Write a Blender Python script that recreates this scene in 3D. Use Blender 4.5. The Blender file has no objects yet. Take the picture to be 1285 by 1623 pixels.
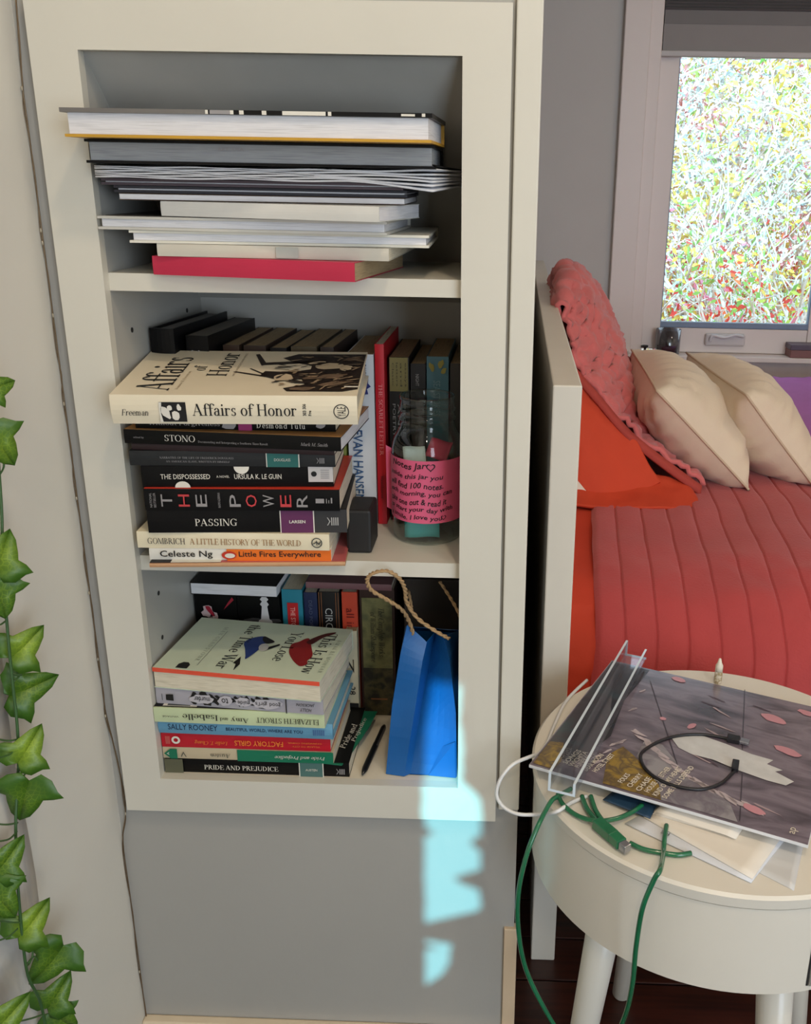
import bpy, bmesh, math, random
from math import sin, cos, pi, radians
from mathutils import Vector, Matrix, noise
S = bpy.context.scene
COL = S.collection
random.seed(7)

# ------------------------------------------------------------------ camera, world, sun, lamps, exposure
CAM = Vector((0.4096, -0.9451, 0.6833)); PITCH, YAW, ROLL = 0.3302, 0.0197, 0.0187
F, CX, CY = 1491.85, 781.98, 795.96
_f = Vector((-sin(YAW)*cos(PITCH), cos(YAW)*cos(PITCH), -sin(PITCH)))
_r = Vector((cos(YAW), sin(YAW), 0)); _u = _r.cross(_f)
RGT = cos(ROLL)*_r + sin(ROLL)*_u; UPV = -sin(ROLL)*_r + cos(ROLL)*_u; FWD = _f
cam = bpy.data.objects.new('camera', bpy.data.cameras.new('camera')); COL.objects.link(cam)
cam.matrix_world = Matrix(((RGT.x, UPV.x, -FWD.x, CAM.x), (RGT.y, UPV.y, -FWD.y, CAM.y), (RGT.z, UPV.z, -FWD.z, CAM.z), (0, 0, 0, 1)))
cam.data.sensor_width = 36; cam.data.sensor_fit = 'AUTO'; cam.data.lens = F/1623*36
cam.data.shift_x = (642.5-CX)/1623; cam.data.shift_y = (CY-811.5)/1623; cam.data.clip_start = 0.02
S.camera = cam

W_ = bpy.data.worlds.new('sky'); S.world = W_; W_.use_nodes = True
bg = W_.node_tree.nodes['Background']; bg.inputs[0].default_value = (0.74, 0.88, 1.0, 1); bg.inputs[1].default_value = 1.9
sun = bpy.data.objects.new('sun', bpy.data.lights.new('sun', 'SUN')); COL.objects.link(sun)
sun.data.energy = 6.3; sun.data.color = (0.22, 0.82, 1.0); sun.data.angle = radians(0.32)
SUN_D = Vector((0.02, 1, -0.47)).normalized()
sun.rotation_euler = SUN_D.to_track_quat('-Z', 'Y').to_euler(); sun.location = (0, -6, 4)
LAMPS_AND_FILL = [((0.60, -0.80, 1.83), 6.2, 0.06), ((1.35, -1.15, 1.83), 5.2, 0.06), ((0.45, -2.0, 1.83), 6.0, 0.06), ((1.75, 0.75, 1.83), 5.0, 0.06)]  # last entry is an added fill that brightens the bed and far wall
LAMP_COL = (1.0, 0.80, 0.56)
day = bpy.data.objects.new('rear_window_daylight', bpy.data.lights.new('rear_window_daylight', 'AREA')); COL.objects.link(day)
day.data.shape = 'RECTANGLE'; day.data.size = 1.3; day.data.size_y = 1.45; day.data.energy = 36; day.data.color = (0.74, 0.86, 1.0)
day.location = (1.8, -2.82, 0.80); day.rotation_euler = (pi/2, 0, 0)   # added cool fill in an unseen rear opening, far behind the camera
S.view_settings.view_transform = 'Standard'; S.view_settings.look = 'None'
S.view_settings.exposure = 0.08; S.view_settings.gamma = 1.0; S.view_settings.use_curve_mapping = False
S.cycles.max_bounces = 10; S.cycles.transparent_max_bounces = 16
S.cycles.sample_clamp_indirect = 4.0; S.cycles.caustics_reflective = False; S.cycles.caustics_refractive = False

# ------------------------------------------------------------------ modelling aids: a pixel on a known plane -> metres
def ray(px, py):
    return FWD + RGT*((px-CX)/F) - UPV*((py-CY)/F)
def PY(px, py, y): d = ray(px, py); return CAM + d*((y-CAM.y)/d.y)
def PZ(px, py, z): d = ray(px, py); return CAM + d*((z-CAM.z)/d.z)
def PX(px, py, x): d = ray(px, py); return CAM + d*((x-CAM.x)/d.x)

# ------------------------------------------------------------------ materials
def lin(c):
    return tuple(((v/255)/12.92 if v/255 <= 0.04045 else ((v/255+0.055)/1.055)**2.4) for v in c) + (1,)
MC = {}
def mat(rgb, rough=0.5, var=0.06, scale=14.0, bump=0.0, bscale=60.0, metal=0.0, stretch=(1, 1, 1), sheen=0.0, coat=0.0, spec=0.5, trans=0.0):
    key = (tuple(rgb), rough, var, scale, bump, bscale, metal, stretch, sheen, coat, spec, trans)
    if key in MC: return MC[key]
    m = bpy.data.materials.new('m_%d_%d_%d' % tuple(rgb[:3])); m.use_nodes = True
    nt = m.node_tree; b = nt.nodes['Principled BSDF']; L = nt.links
    b.inputs['Roughness'].default_value = rough; b.inputs['Metallic'].default_value = metal
    b.inputs['Specular IOR Level'].default_value = spec
    if sheen: b.inputs['Sheen Weight'].default_value = sheen
    if coat: b.inputs['Coat Weight'].default_value = coat; b.inputs['Coat Roughness'].default_value = 0.12
    tc = nt.nodes.new('ShaderNodeTexCoord'); mp = nt.nodes.new('ShaderNodeMapping'); mp.inputs['Scale'].default_value = stretch
    L.new(tc.outputs['Object'], mp.inputs[0])
    n = nt.nodes.new('ShaderNodeTexNoise'); n.inputs['Scale'].default_value = scale; n.inputs['Detail'].default_value = 4
    L.new(mp.outputs[0], n.inputs['Vector'])
    r = nt.nodes.new('ShaderNodeMapRange'); r.inputs[1].default_value = 0.3; r.inputs[2].default_value = 0.7
    r.inputs[3].default_value = 1-var; r.inputs[4].default_value = 1+var; L.new(n.outputs[0], r.inputs[0])
    h = nt.nodes.new('ShaderNodeHueSaturation'); h.inputs['Color'].default_value = lin(rgb)
    L.new(r.outputs[0], h.inputs['Value']); L.new(h.outputs[0], b.inputs['Base Color'])
    if bump:
        n2 = nt.nodes.new('ShaderNodeTexNoise'); n2.inputs['Scale'].default_value = bscale; n2.inputs['Detail'].default_value = 5
        L.new(mp.outputs[0], n2.inputs['Vector'])
        bp = nt.nodes.new('ShaderNodeBump'); bp.inputs['Strength'].default_value = bump; bp.inputs['Distance'].default_value = 0.004
        L.new(n2.outputs[0], bp.inputs['Height']); L.new(bp.outputs[0], b.inputs['Normal'])
    MC[key] = m
    return m
def ramp_mat(cols, scale=8.0, rough=0.5, stretch=(1, 1, 1), detail=5, dist=0.0, kind='noise', bump=0.0, coat=0.0):
    m = bpy.data.materials.new('m_ramp'); m.use_nodes = True; nt = m.node_tree; L = nt.links
    b = nt.nodes['Principled BSDF']; b.inputs['Roughness'].default_value = rough; b.inputs['Coat Weight'].default_value = coat; b.inputs['Coat Roughness'].default_value = 0.12
    tc = nt.nodes.new('ShaderNodeTexCoord'); mp = nt.nodes.new('ShaderNodeMapping'); mp.inputs['Scale'].default_value = stretch
    L.new(tc.outputs['Object'], mp.inputs[0])
    n = nt.nodes.new('ShaderNodeTexNoise'); n.inputs['Scale'].default_value = scale; n.inputs['Detail'].default_value = detail; n.inputs['Distortion'].default_value = dist
    L.new(mp.outputs[0], n.inputs['Vector'])
    cr = nt.nodes.new('ShaderNodeValToRGB'); e = cr.color_ramp.elements
    while len(e) < len(cols): e.new(0.5)
    for el, (p, c) in zip(e, cols): el.position = p; el.color = lin(c)
    L.new(n.outputs[0], cr.inputs[0]); L.new(cr.outputs[0], b.inputs['Base Color'])
    if bump:
        bp = nt.nodes.new('ShaderNodeBump'); bp.inputs['Strength'].default_value = bump; bp.inputs['Distance'].default_value = 0.003
        L.new(n.outputs[0], bp.inputs['Height']); L.new(bp.outputs[0], b.inputs['Normal'])
    return m
def glass_mat(name, tint=(255, 255, 255), gloss=0.08, rough=0.02, edge=0.5):
    m = bpy.data.materials.new(name); m.use_nodes = True; nt = m.node_tree; L = nt.links
    nt.nodes.remove(nt.nodes['Principled BSDF']); out = nt.nodes['Material Output']
    t = nt.nodes.new('ShaderNodeBsdfTransparent'); t.inputs[0].default_value = lin(tint)
    g = nt.nodes.new('ShaderNodeBsdfGlossy'); g.inputs['Roughness'].default_value = rough
    lw = nt.nodes.new('ShaderNodeLayerWeight'); lw.inputs[0].default_value = 0.35
    mr = nt.nodes.new('ShaderNodeMapRange'); mr.inputs[3].default_value = gloss; mr.inputs[4].default_value = edge
    L.new(lw.outputs['Facing'], mr.inputs[0])
    mx = nt.nodes.new('ShaderNodeMixShader'); L.new(mr.outputs[0], mx.inputs[0]); L.new(t.outputs[0], mx.inputs[1]); L.new(g.outputs[0], mx.inputs[2])
    L.new(mx.outputs[0], out.inputs[0]); return m
def emis_mat(rgb, e):
    m = bpy.data.materials.new('lamp_glow'); m.use_nodes = True; b = m.node_tree.nodes['Principled BSDF']
    b.inputs['Emission Color'].default_value = rgb + (1,); b.inputs['Emission Strength'].default_value = e; return m

# ------------------------------------------------------------------ mesh helpers
class MB:
    def __init__(s): s.v = []; s.f = []
    def add(s, vs, fs):
        o = len(s.v); s.v += [Vector(v) for v in vs]; s.f += [tuple(i+o for i in f) for f in fs]; return s
    def box(s, a, b):
        (x0, y0, z0), (x1, y1, z1) = a, b
        return s.add([(x0, y0, z0), (x1, y0, z0), (x1, y1, z0), (x0, y1, z0), (x0, y0, z1), (x1, y0, z1), (x1, y1, z1), (x0, y1, z1)],
                     [(0, 3, 2, 1), (4, 5, 6, 7), (0, 1, 5, 4), (1, 2, 6, 5), (2, 3, 7, 6), (3, 0, 4, 7)])
    def prism(s, pts, O, u, v, w):                 # outline pts in (u, v), thickness vector w
        O, u, v, w = map(Vector, (O, u, v, w)); n = len(pts)
        a = [O+u*p[0]+v*p[1] for p in pts]
        return s.add(a+[p+w for p in a], [tuple(range(n))[::-1], tuple(range(n, 2*n))] + [(i, (i+1) % n, n+(i+1) % n, n+i) for i in range(n)])
    def tube(s, pts, r, seg=8, cap=True):
        pts = [Vector(p) for p in pts]; n = len(pts); rs = r if isinstance(r, (list, tuple)) else [r]*n
        nrm = None; vs = []
        for i, p in enumerate(pts):
            t = (pts[min(i+1, n-1)]-pts[max(i-1, 0)]).normalized()
            if nrm is None:
                nrm = t.orthogonal().normalized()
            nrm = (nrm - t*nrm.dot(t)).normalized(); bn = t.cross(nrm)
            vs += [p+(nrm*cos(2*pi*k/seg)+bn*sin(2*pi*k/seg))*rs[i] for k in range(seg)]
        fs = [(i*seg+k, i*seg+(k+1) % seg, (i+1)*seg+(k+1) % seg, (i+1)*seg+k) for i in range(n-1) for k in range(seg)]
        if cap: fs += [tuple(range(seg))[::-1], tuple((n-1)*seg+k for k in range(seg))]
        return s.add(vs, fs)
    def lathe(s, prof, c=(0, 0, 0), seg=48, close=False):
        c = Vector(c); n = len(prof)
        vs = [c+Vector((r*cos(2*pi*k/seg), r*sin(2*pi*k/seg), z)) for r, z in prof for k in range(seg)]
        fs = [(i*seg+k, i*seg+(k+1) % seg, (i+1)*seg+(k+1) % seg, (i+1)*seg+k) for i in range(n-1) for k in range(seg)]
        if not close: fs += [tuple(range(seg))[::-1], tuple((n-1)*seg+k for k in range(seg))]
        return s.add(vs, fs)
    def grid(s, g):
        n, m = len(g), len(g[0])
        return s.add([p for row in g for p in row], [(i*m+j, i*m+j+1, (i+1)*m+j+1, (i+1)*m+j) for i in range(n-1) for j in range(m-1)])
    def build(s, name, m, parent=None, smooth=False, bevel=0.0, solid=0.0, disp=None, sub=0):
        me = bpy.data.meshes.new(name); me.from_pydata(s.v, [], s.f); me.update()
        if smooth: me.polygons.foreach_set('use_smooth', [True]*len(me.polygons))
        if disp:
            ns = [v.normal.copy() for v in me.vertices]
            for v, nn in zip(me.vertices, ns): v.co = v.co + disp(v.co, nn)
            me.update()
        me.materials.append(m)
        o = bpy.data.objects.new(name, me); COL.objects.link(o)
        if parent: o.parent = parent
        if solid: md = o.modifiers.new('s', 'SOLIDIFY'); md.thickness = solid; md.offset = -1
        if bevel: md = o.modifiers.new('b', 'BEVEL'); md.width = bevel; md.segments = 2; md.limit_method = 'ANGLE'
        if sub: md = o.modifiers.new('d', 'SUBSURF'); md.levels = sub; md.render_levels = sub
        return o
def thing(name, label, cat, loc=(0, 0, 0), rot=(0, 0, 0), group=None):
    o = bpy.data.objects.new(name, None); COL.objects.link(o); o.empty_display_size = 0.02
    o.location = loc; o.rotation_euler = rot; o['label'] = label; o['category'] = cat
    if group: o['group'] = group
    return o
def tag(o, label, cat, group=None):
    o['label'] = label; o['category'] = cat
    if group: o['group'] = group
    return o
def struct(o): o['kind'] = 'structure'; return o
def spline(pts, n=8, closed=False):
    P = [Vector(p) for p in pts]; out = []
    for i in range(len(P)-1):
        a, b, c, d = P[max(i-1, 0)], P[i], P[i+1], P[min(i+2, len(P)-1)]
        for k in range(n):
            t = k/n
            out.append(0.5*((2*b)+(c-a)*t+(2*a-5*b+4*c-d)*t*t+(3*b-a-3*c+d)*t**3))
    out.append(P[-1]); return out
def surf(rows, nu=6, nv=6):
    cols = [spline(r, nv) for r in rows]; m = len(cols[0])
    t = [spline([c[j] for c in cols], nu) for j in range(m)]
    return [[t[j][i] for j in range(m)] for i in range(len(t[0]))]
def nz(p, s=1.0, seed=0.0):
    return noise.noise(Vector((p[0]*s+seed, p[1]*s+seed*1.7, p[2]*s-seed)))
def _serif():
    W, T, D = 0.105, 0.032, {}
    R = lambda a, c, d, e: [(a, c), (d, c), (d, e), (a, e)]
    def V(x, y0=0.0, y1=0.7, w=W, sb=1, st=1):
        o = [R(x, y0, x+w, y1)]
        if sb: o.append(R(x-.065, y0, x+w+.065, y0+T))
        if st == 1: o.append(R(x-.065, y1-T, x+w+.065, y1))
        if st == 2: o.append([(x-.07, y1-.05), (x+w*.5, y1-.05), (x+w*.5, y1), (x, y1)])
        return o
    def B(cx, cy, rx, ry, a0=0, a1=360, t=W, h=T):
        n = max(4, int(abs(a1-a0)/18)); o = []
        P = [(radians(a0+(a1-a0)*k/n)) for k in range(n+1)]
        for a, c in zip(P[:-1], P[1:]):
            o.append([(cx+rx*cos(a), cy+ry*sin(a)), (cx+rx*cos(c), cy+ry*sin(c)), (cx+(rx-t)*cos(c), cy+(ry-h)*sin(c)), (cx+(rx-t)*cos(a), cy+(ry-h)*sin(a))])
        return o
    def G(x0, y0, x1, y1, w): return [[(x0, y0), (x0+w, y0), (x1+w, y1), (x1, y1)][::1 if y1 > y0 else -1]]
    def H(x0, x1, y, t=T): return [R(x0, y, x1, y+t)]
    def K(x, y0, y1): return [R(x, y0, x+T, y1)]
    def d(x, y, q=.06): return [[(x+q*cos(k*pi/4), y+q*sin(k*pi/4)) for k in range(8)]]
    hr = .038
    D['A'] = (.68, G(.02, 0, .28, .7, hr)+G(.23, .7, .48, 0, .12)+H(.12, .44, .22)+H(-.04, .14, 0)+H(.42, .68, 0))
    D['B'] = (.58, V(.08)+B(.2, .53, .26, .17, -90, 90)+B(.2, .18, .3, .185, -90, 90)); Cc = B(.36, .35, .33, .36, 42, 318)
    D['C'] = (.68, Cc+K(.60, .48, .69)); D['D'] = (.72, V(.08)+B(.18, .35, .46, .35, -90, 90))
    D['E'] = (.60, V(.08)+H(.18, .52, .668)+H(.18, .42, .34)+H(.18, .55, 0)+K(.49, .53, .7)+K(.53, 0, .18)+K(.40, .27, .44))
    D['F'] = (.56, V(.08)+H(.18, .52, .668)+H(.18, .42, .34)+K(.49, .53, .7)+K(.40, .27, .44)); D['G'] = (.74, Cc+K(.60, .48, .69)+[R(.50, .02, .60, .30)]+H(.42, .68, .28))
    D['H'] = (.72, V(.08)+V(.52)+H(.18, .52, .34)); D['I'] = (.32, V(.11)); D['J'] = (.42, V(.2, .15, .7, sb=0)+B(.14, .14, .165, .17, 180, 360))
    D['K'] = (.70, V(.08)+G(.18, .3, .50, .7, hr)+G(.25, .44, .52, 0, .12)+H(.42, .64, .668)+H(.46, .70, 0)); D['L'] = (.56, V(.08)+H(.18, .52, 0)+K(.50, 0, .2))
    D['M'] = (.86, V(.07, w=hr)+G(.06, .7, .36, 0, .11)+G(.37, 0, .66, .7, hr)+V(.66)); D['N'] = (.72, V(.09, w=hr)+G(.06, .7, .50, 0, .12)+V(.58, w=hr, sb=0))
    D['O'] = (.74, B(.37, .35, .34, .365)); D['P'] = (.57, V(.08)+B(.18, .51, .32, .19, -90, 90)); D['Q'] = (.74, D['O'][1]+G(.4, .08, .56, -.12, .1))
    D['R'] = (.66, V(.08)+B(.18, .52, .31, .18, -90, 90)+G(.26, .36, .50, 0, .12)+H(.5, .68, 0)); D['S'] = (.54, B(.27, .52, .20, .185, 25, 265)+B(.27, .18, .215, .185, -150, 95)+K(.42, .5, .69)+K(.06, .01, .2))
    D['T'] = (.60, V(.25, st=0)+H(.02, .58, .668)+K(.02, .52, .7)+K(.55, .52, .7)); D['U'] = (.68, V(.08, .2, .7, sb=0)+B(.325, .2, .245, .21, 180, 360)+V(.533, .2, .7, w=hr, sb=0))
    D['V'] = (.62, G(.04, .7, .26, 0, .12)+G(.31, 0, .54, .7, hr)+H(-.04, .24, .668)+H(.46, .66, .668)); D['W'] = (.90, G(.04, .7, .22, 0, .11)+G(.27, 0, .45, .7, hr)+G(.38, .7, .58, 0, .11)+G(.63, 0, .82, .7, hr)+H(-.04, .22, .668)+H(.32, .54, .668)+H(.74, .92, .668))
    D['X'] = (.64, G(.04, .7, .46, 0, .12)+G(.06, 0, .50, .7, hr)+H(0, .2, 0)+H(.4, .62, 0)+H(-.02, .22, .668)+H(.42, .6, .668)); D['Y'] = (.60, V(.25, 0, .36, st=0)+G(.02, .7, .25, .33, .11)+G(.32, .33, .54, .7, hr)+H(-.05, .22, .668)+H(.46, .64, .668)); D['Z'] = (.56, H(.04, .52, .668)+H(.04, .53, 0)+G(.04, .02, .40, .68, .12)+K(.04, .53, .7)+K(.50, 0, .18))
    x = .46; arch = lambda q: B(q, .27, .175, .19, 0, 150, .1); ft = lambda q: V(q, 0, .28, w=.1, st=0)
    D['a'] = (.47, V(.29, .05, .33, w=.1, sb=0, st=0)+B(.23, .33, .16, .135, 0, 165, .1)+B(.20, .135, .165, .145, 50, 330, .1)+H(.30, .46, 0)+d(.11, .36, .045))
    D['b'] = (.54, V(.06, 0, .72, sb=0, st=2)+B(.28, .23, .225, .24)); D['c'] = (.44, B(.25, .23, .22, .24, 40, 320)+d(.37, .36, .05)); D['d'] = (.55, B(.25, .23, .225, .24)+V(.38, 0, .72, sb=0, st=2)+H(.4, .54, 0))
    D['e'] = (.47, B(.25, .23, .22, .24, 0, 320)+H(.08, .46, .23)); D['f'] = (.34, V(.1, 0, .56, st=0)+B(.28, .55, .18, .18, 40, 180)+d(.40, .64, .05)+H(.02, .34, .428)); D['g'] = (.48, B(.22, .29, .18, .175)+B(.23, -.10, .21, .12)+H(.34, .48, .42)+G(.08, .12, .16, .02, .09))
    D['h'] = (.56, V(.06, 0, .72, st=2)+arch(.27)+ft(.345)); D['i'] = (.27, V(.08, 0, x, st=2)+d(.13, .63)); D['j'] = (.27, V(.08, -.12, x, sb=0, st=2)+d(.13, .63)+B(.03, -.12, .155, .1, 180, 360)); D['k'] = (.54, V(.06, 0, .72, st=2)+G(.16, .2, .38, x, hr)+G(.2, .28, .38, 0, .11)+H(.3, .5, .43)+H(.34, .54, 0))
    D['l'] = (.27, V(.08, 0, .72, st=2)); D['m'] = (.82, V(.06, 0, x, st=2)+arch(.25)+ft(.325)+arch(.51)+ft(.585)); D['n'] = (.56, V(.06, 0, x, st=2)+arch(.27)+ft(.345)); D['o'] = (.50, B(.25, .23, .225, .24))
    D['p'] = (.54, V(.06, -.2, x, st=2)+B(.28, .23, .225, .24)); D['q'] = (.54, B(.25, .23, .225, .24)+V(.38, -.2, x)); D['r'] = (.41, V(.06, 0, x, st=2)+B(.26, .28, .15, .18, 50, 150, .08)+d(.33, .40, .05)); D['s'] = (.38, B(.19, .345, .14, .125, 25, 265, .09)+B(.19, .12, .155, .13, -150, 95, .09)+K(.29, .33, .46)+K(.04, .01, .13))
    D['t'] = (.33, V(.1, .08, .6, sb=0, st=0)+H(.02, .31, .428)+B(.24, .1, .14, .11, 180, 310)); D['u'] = (.56, V(.06, .15, x, sb=0, st=2)+B(.24, .17, .18, .185, 180, 330, .1)+V(.35, 0, x, sb=0, st=2)+H(.38, .52, 0)); D['v'] = (.48, G(.04, x, .19, 0, .11)+G(.24, 0, .40, x, hr)+H(-.02, .2, .43)+H(.34, .5, .43)); D['w'] = (.70, G(.04, x, .17, 0, .1)+G(.21, 0, .35, x, hr)+G(.30, x, .44, 0, .1)+G(.48, 0, .62, x, hr)+H(-.02, .2, .43)+H(.56, .72, .43))
    D['x'] = (.5, G(.04, x, .34, 0, .11)+G(.06, 0, .38, x, hr)); D['y'] = (.48, G(.04, x, .19, 0, .11)+G(.12, -.2, .40, x, hr)+H(-.02, .2, .43)+H(.34, .5, .43)+d(.1, -.17, .05)); D['z'] = (.44, H(.04, .4, .43)+H(.04, .4, 0)+G(.04, .02, .3, .44, .1))
    D[' '] = (.26, []); D[','] = (.22, d(.1, .03)+G(.06, -.12, .11, .03, .04)); D['.'] = (.22, d(.1, .04))
    return D
SERIF = _serif()
def text(parent, s, O, u, v, w, h, m, name='lettering', bold=0.0, shear=0.0, lift=0.0006, space=1.0, serif=False):
    """flat print: letters fitted to a w x h box whose lower left corner is O, in the (u, v) plane of the parent"""
    if serif:
        x = 0; P = []
        for ch in s:
            adv, gl = SERIF.get(ch, SERIF[' ']); P += [[(x+a+shear*c, c) for a, c in p] for p in gl]; x += adv*space
        bb = MB()
        for p in P: bb.add([(a, c, 0) for a, c in p], [tuple(range(len(p)))])
        me = bpy.data.meshes.new(name); me.from_pydata(bb.v, [], bb.f); me.update()
        return _fit(parent, me, O, u, v, w, h, m, name, lift)
    c = bpy.data.curves.new('t', 'FONT'); c.body = s; c.resolution_u = 2; c.offset = bold; c.shear = shear; c.space_character = space; c.align_x = 'LEFT'
    o = bpy.data.objects.new('t', c); COL.objects.link(o)
    dg = bpy.context.evaluated_depsgraph_get(); me = bpy.data.meshes.new_from_object(o.evaluated_get(dg))
    bpy.data.objects.remove(o); bpy.data.curves.remove(c)
    return _fit(parent, me, O, u, v, w, h, m, name, lift)
def _fit(parent, me, O, u, v, w, h, m, name, lift):
    xs = [q.co.x for q in me.vertices]; ys = [q.co.y for q in me.vertices]
    x0, x1, y0, y1 = min(xs), max(xs), min(ys), max(ys)
    O, u, v = Vector(O), Vector(u), Vector(v); nn = u.cross(v).normalized()
    for q in me.vertices:
        q.co = O + u*((q.co.x-x0)/(x1-x0)*w) + v*((q.co.y-y0)/max(y1-y0, 1e-6)*h) + nn*lift
    me.name = name; me.materials.clear(); me.materials.append(m)
    ob = bpy.data.objects.new(name, me); COL.objects.link(ob); ob.parent = parent; return ob
def decal(parent, name, polys, O, u, v, m, lift=0.0004):
    """flat print: filled outlines given in metres in the (u, v) plane of the parent"""
    O, u, v = Vector(O), Vector(u), Vector(v); nn = u.cross(v).normalized(); b = MB()
    for p in polys:
        b.add([O+u*a+v*c+nn*lift for a, c in p], [tuple(range(len(p)))])
    return b.build(name, m, parent)
def ell(cx, cy, rx, ry, n=14, rot=0.0, rough=0.0):
    out = []
    for k in range(n):
        a = 2*pi*k/n; q = 1+rough*(random.random()-0.5); x, y = rx*cos(a)*q, ry*sin(a)*q
        out.append((cx+x*cos(rot)-y*sin(rot), cy+x*sin(rot)+y*cos(rot)))
    return out
def smooth(p, n=4):
    q = [(a, c, 0) for a, c in p]; m = len(q); sp_ = spline(q[-2:]+q+q[:3], n)
    return [(v.x, v.y) for v in sp_[2*n:2*n+m*n]]
def rect(x0, y0, x1, y1): return [(x0, y0), (x1, y0), (x1, y1), (x0, y1)]

WHITE = mat((214, 209, 196), 0.38, 0.02, 6, 0.02, 30)
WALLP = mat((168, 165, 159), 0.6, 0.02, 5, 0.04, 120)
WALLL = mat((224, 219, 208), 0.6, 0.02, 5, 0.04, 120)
INK = mat((16, 14, 14), 0.6); PALE = mat((225, 220, 208), 0.5); CREAMP = mat((226, 208, 170), 0.5)

# ------------------------------------------------------------------ room
FLOOR = -0.475; CEIL = 1.86; H = 0.7897; OW = 0.355; XL, XR = -0.062, 0.427
b = MB(); b.box((XL, 0.013, FLOOR), (XR, 0.06, -0.012)); b.box((XL, 0.013, H+0.01), (XR, 0.06, CEIL)); b.box((XL, 0.013, -0.012), (-0.013, 0.06, H+0.01)); b.box((OW+0.013, 0.013, -0.012), (XR, 0.06, H+0.01))
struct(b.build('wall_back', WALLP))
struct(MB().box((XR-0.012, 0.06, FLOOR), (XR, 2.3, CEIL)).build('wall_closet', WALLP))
struct(MB().box((XL-0.1, -2.8, FLOOR), (XL, 0.06, CEIL)).build('wall_left', WALLL))
PX0, PX1, PZ0, PZ1 = 0.905, 1.409, 0.232, 1.30
b = MB(); WY0, WY1 = 2.3, 2.42
b.box((XR-0.012, WY0, FLOOR), (0.80, WY1, CEIL)); b.box((1.56, WY0, FLOOR), (2.6, WY1, CEIL)); b.box((0.80, WY0, FLOOR), (1.56, WY1, 0.115)); b.box((0.80, WY0, 1.42), (1.56, WY1, CEIL))
struct(b.build('wall_far', mat((196, 193, 190), 0.6, 0.02, 5, 0.04, 120)))
b = MB(); b.box((XL-0.1, -2.8, CEIL), (2.7, 2.42, CEIL+0.05)); struct(b.build('ceiling', WALLL))
b = MB()
for a in (((2.6, -2.8, FLOOR), (2.7, 2.42, CEIL)),): b.box(*a)
struct(b.build('wall_right', WALLL))
b = MB(); RW = (0.05, 0.75, 0.90, 1.50)   # unseen rear opening, added so a narrow gap shapes the sunbeam
for a in (((XL-0.1, -2.9, FLOOR), (RW[0], -2.8, CEIL)), ((RW[1], -2.9, FLOOR), (1.15, -2.8, CEIL)), ((2.45, -2.9, FLOOR), (2.7, -2.8, CEIL)), ((1.15, -2.9, FLOOR), (2.45, -2.8, 0.07)), ((1.15, -2.9, 1.53), (2.45, -2.8, CEIL)), ((RW[0], -2.9, FLOOR), (RW[1], -2.8, RW[2])), ((RW[0], -2.9, RW[3]), (RW[1], -2.8, CEIL))): b.box(*a)
struct(b.build('wall_rear', WALLL))  # its larger opening is added too, for the cool fill
# unseen drapes added behind the camera, edges shaped to cut the sunbeam
def beam_curtain(name, label, inner, outer, sgn):
    g = []
    for i in range(200):
        z = 0.80+0.80*i/199; row = []
        for j in range(13):
            t = j/12; x = inner(z)*(1-t)+outer*t
            row.append((x, -2.775+0.012*sin(t*22), z))
        g.append(row)
    return tag(MB().grid(g).build(name, mat((120, 112, 104), 0.8), None, True, solid=0.004), label, 'beam_curtain')
def right_edge(z):
    zz = z-1.32                      # height at which the beam meets the wall
    e = 0.383
    e -= 0.014*max(0, 1-abs(zz+0.100)/0.012) + 0.034*max(0, 1-abs(zz+0.155)/0.015)
    if zz < -0.205: e = 0.383 - min(0.075, (-0.205-zz)*3.2)
    if zz < -0.252: e = 0.346 - 0.018*max(0, (-zz-0.275)/0.04)**2
    if zz > -0.035: e = 0.383 - 0.024*min(1, (zz+0.035)/0.03)
    if zz > 0.02: e = 0.359 - 0.02*(zz-0.02)+0.002*sin(zz*60)
    return e-0.055+0.003*nz((zz*60, 0, 0))
def left_edge(z):
    zz = z-1.32; e = 0.313+0.002*nz((zz*50, 3, 0))
    e += 0.014*max(0, 1-abs(zz+0.085)/0.008)+0.02*max(0, 1-abs(zz+0.262)/0.004); e += 0.010*min(1, max(0, (zz-0.06)/0.08))
    return e-0.055
beam_curtain('beam_curtain', 'unseen taupe drape added to cut the sunbeam, left of the gap', left_edge, -0.03, -1)
beam_curtain('beam_curtain', 'unseen taupe drape added to cut the sunbeam, right of the gap', right_edge, 0.82, 1)
# floor planks
MB_ = MB(); MB_.box((XL-0.1, -2.9, FLOOR-0.03), (2.7, 2.42, FLOOR-0.004)); floor = struct(MB_.build('floor', mat((22, 14, 12), 0.5)))
wood = ramp_mat([(0.3, (30, 14, 10)), (0.55, (58, 27, 18)), (0.75, (40, 19, 13))], 9, 0.32, (0.6, 9, 9))
pm = None
for k in range(26):
    y0 = -0.75+k*0.085
    for x0, x1 in ((0.43, 1.02+0.13*(k % 3)), (1.02+0.13*(k % 3)+0.002, 2.59)):
        bb = MB(); bb.box((x0, y0, FLOOR-0.004), (x1, y0+0.082, FLOOR)); bb.build('plank', wood, floor, bevel=0.0015)
b = MB(); b.box((XL, -0.008, FLOOR), (XR, 0.013, -0.395)); b.box((XL, -0.002, -0.395), (XR, 0.013, -0.380)); struct(b.build('baseboard_back', mat((222, 205, 178), 0.4), bevel=0.003))
b = MB(); b.box((0.4035, 0.006, -0.034), (XR+0.001, 0.014, CEIL)); struct(b.build('trim_1', WHITE, bevel=0.0015))
b = MB(); b.box((0.4145, 0.008, FLOOR), (XR+0.004, 0.02, -0.215)); struct(b.build('trim_2', mat((214, 190, 160), 0.45), bevel=0.001))

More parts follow.
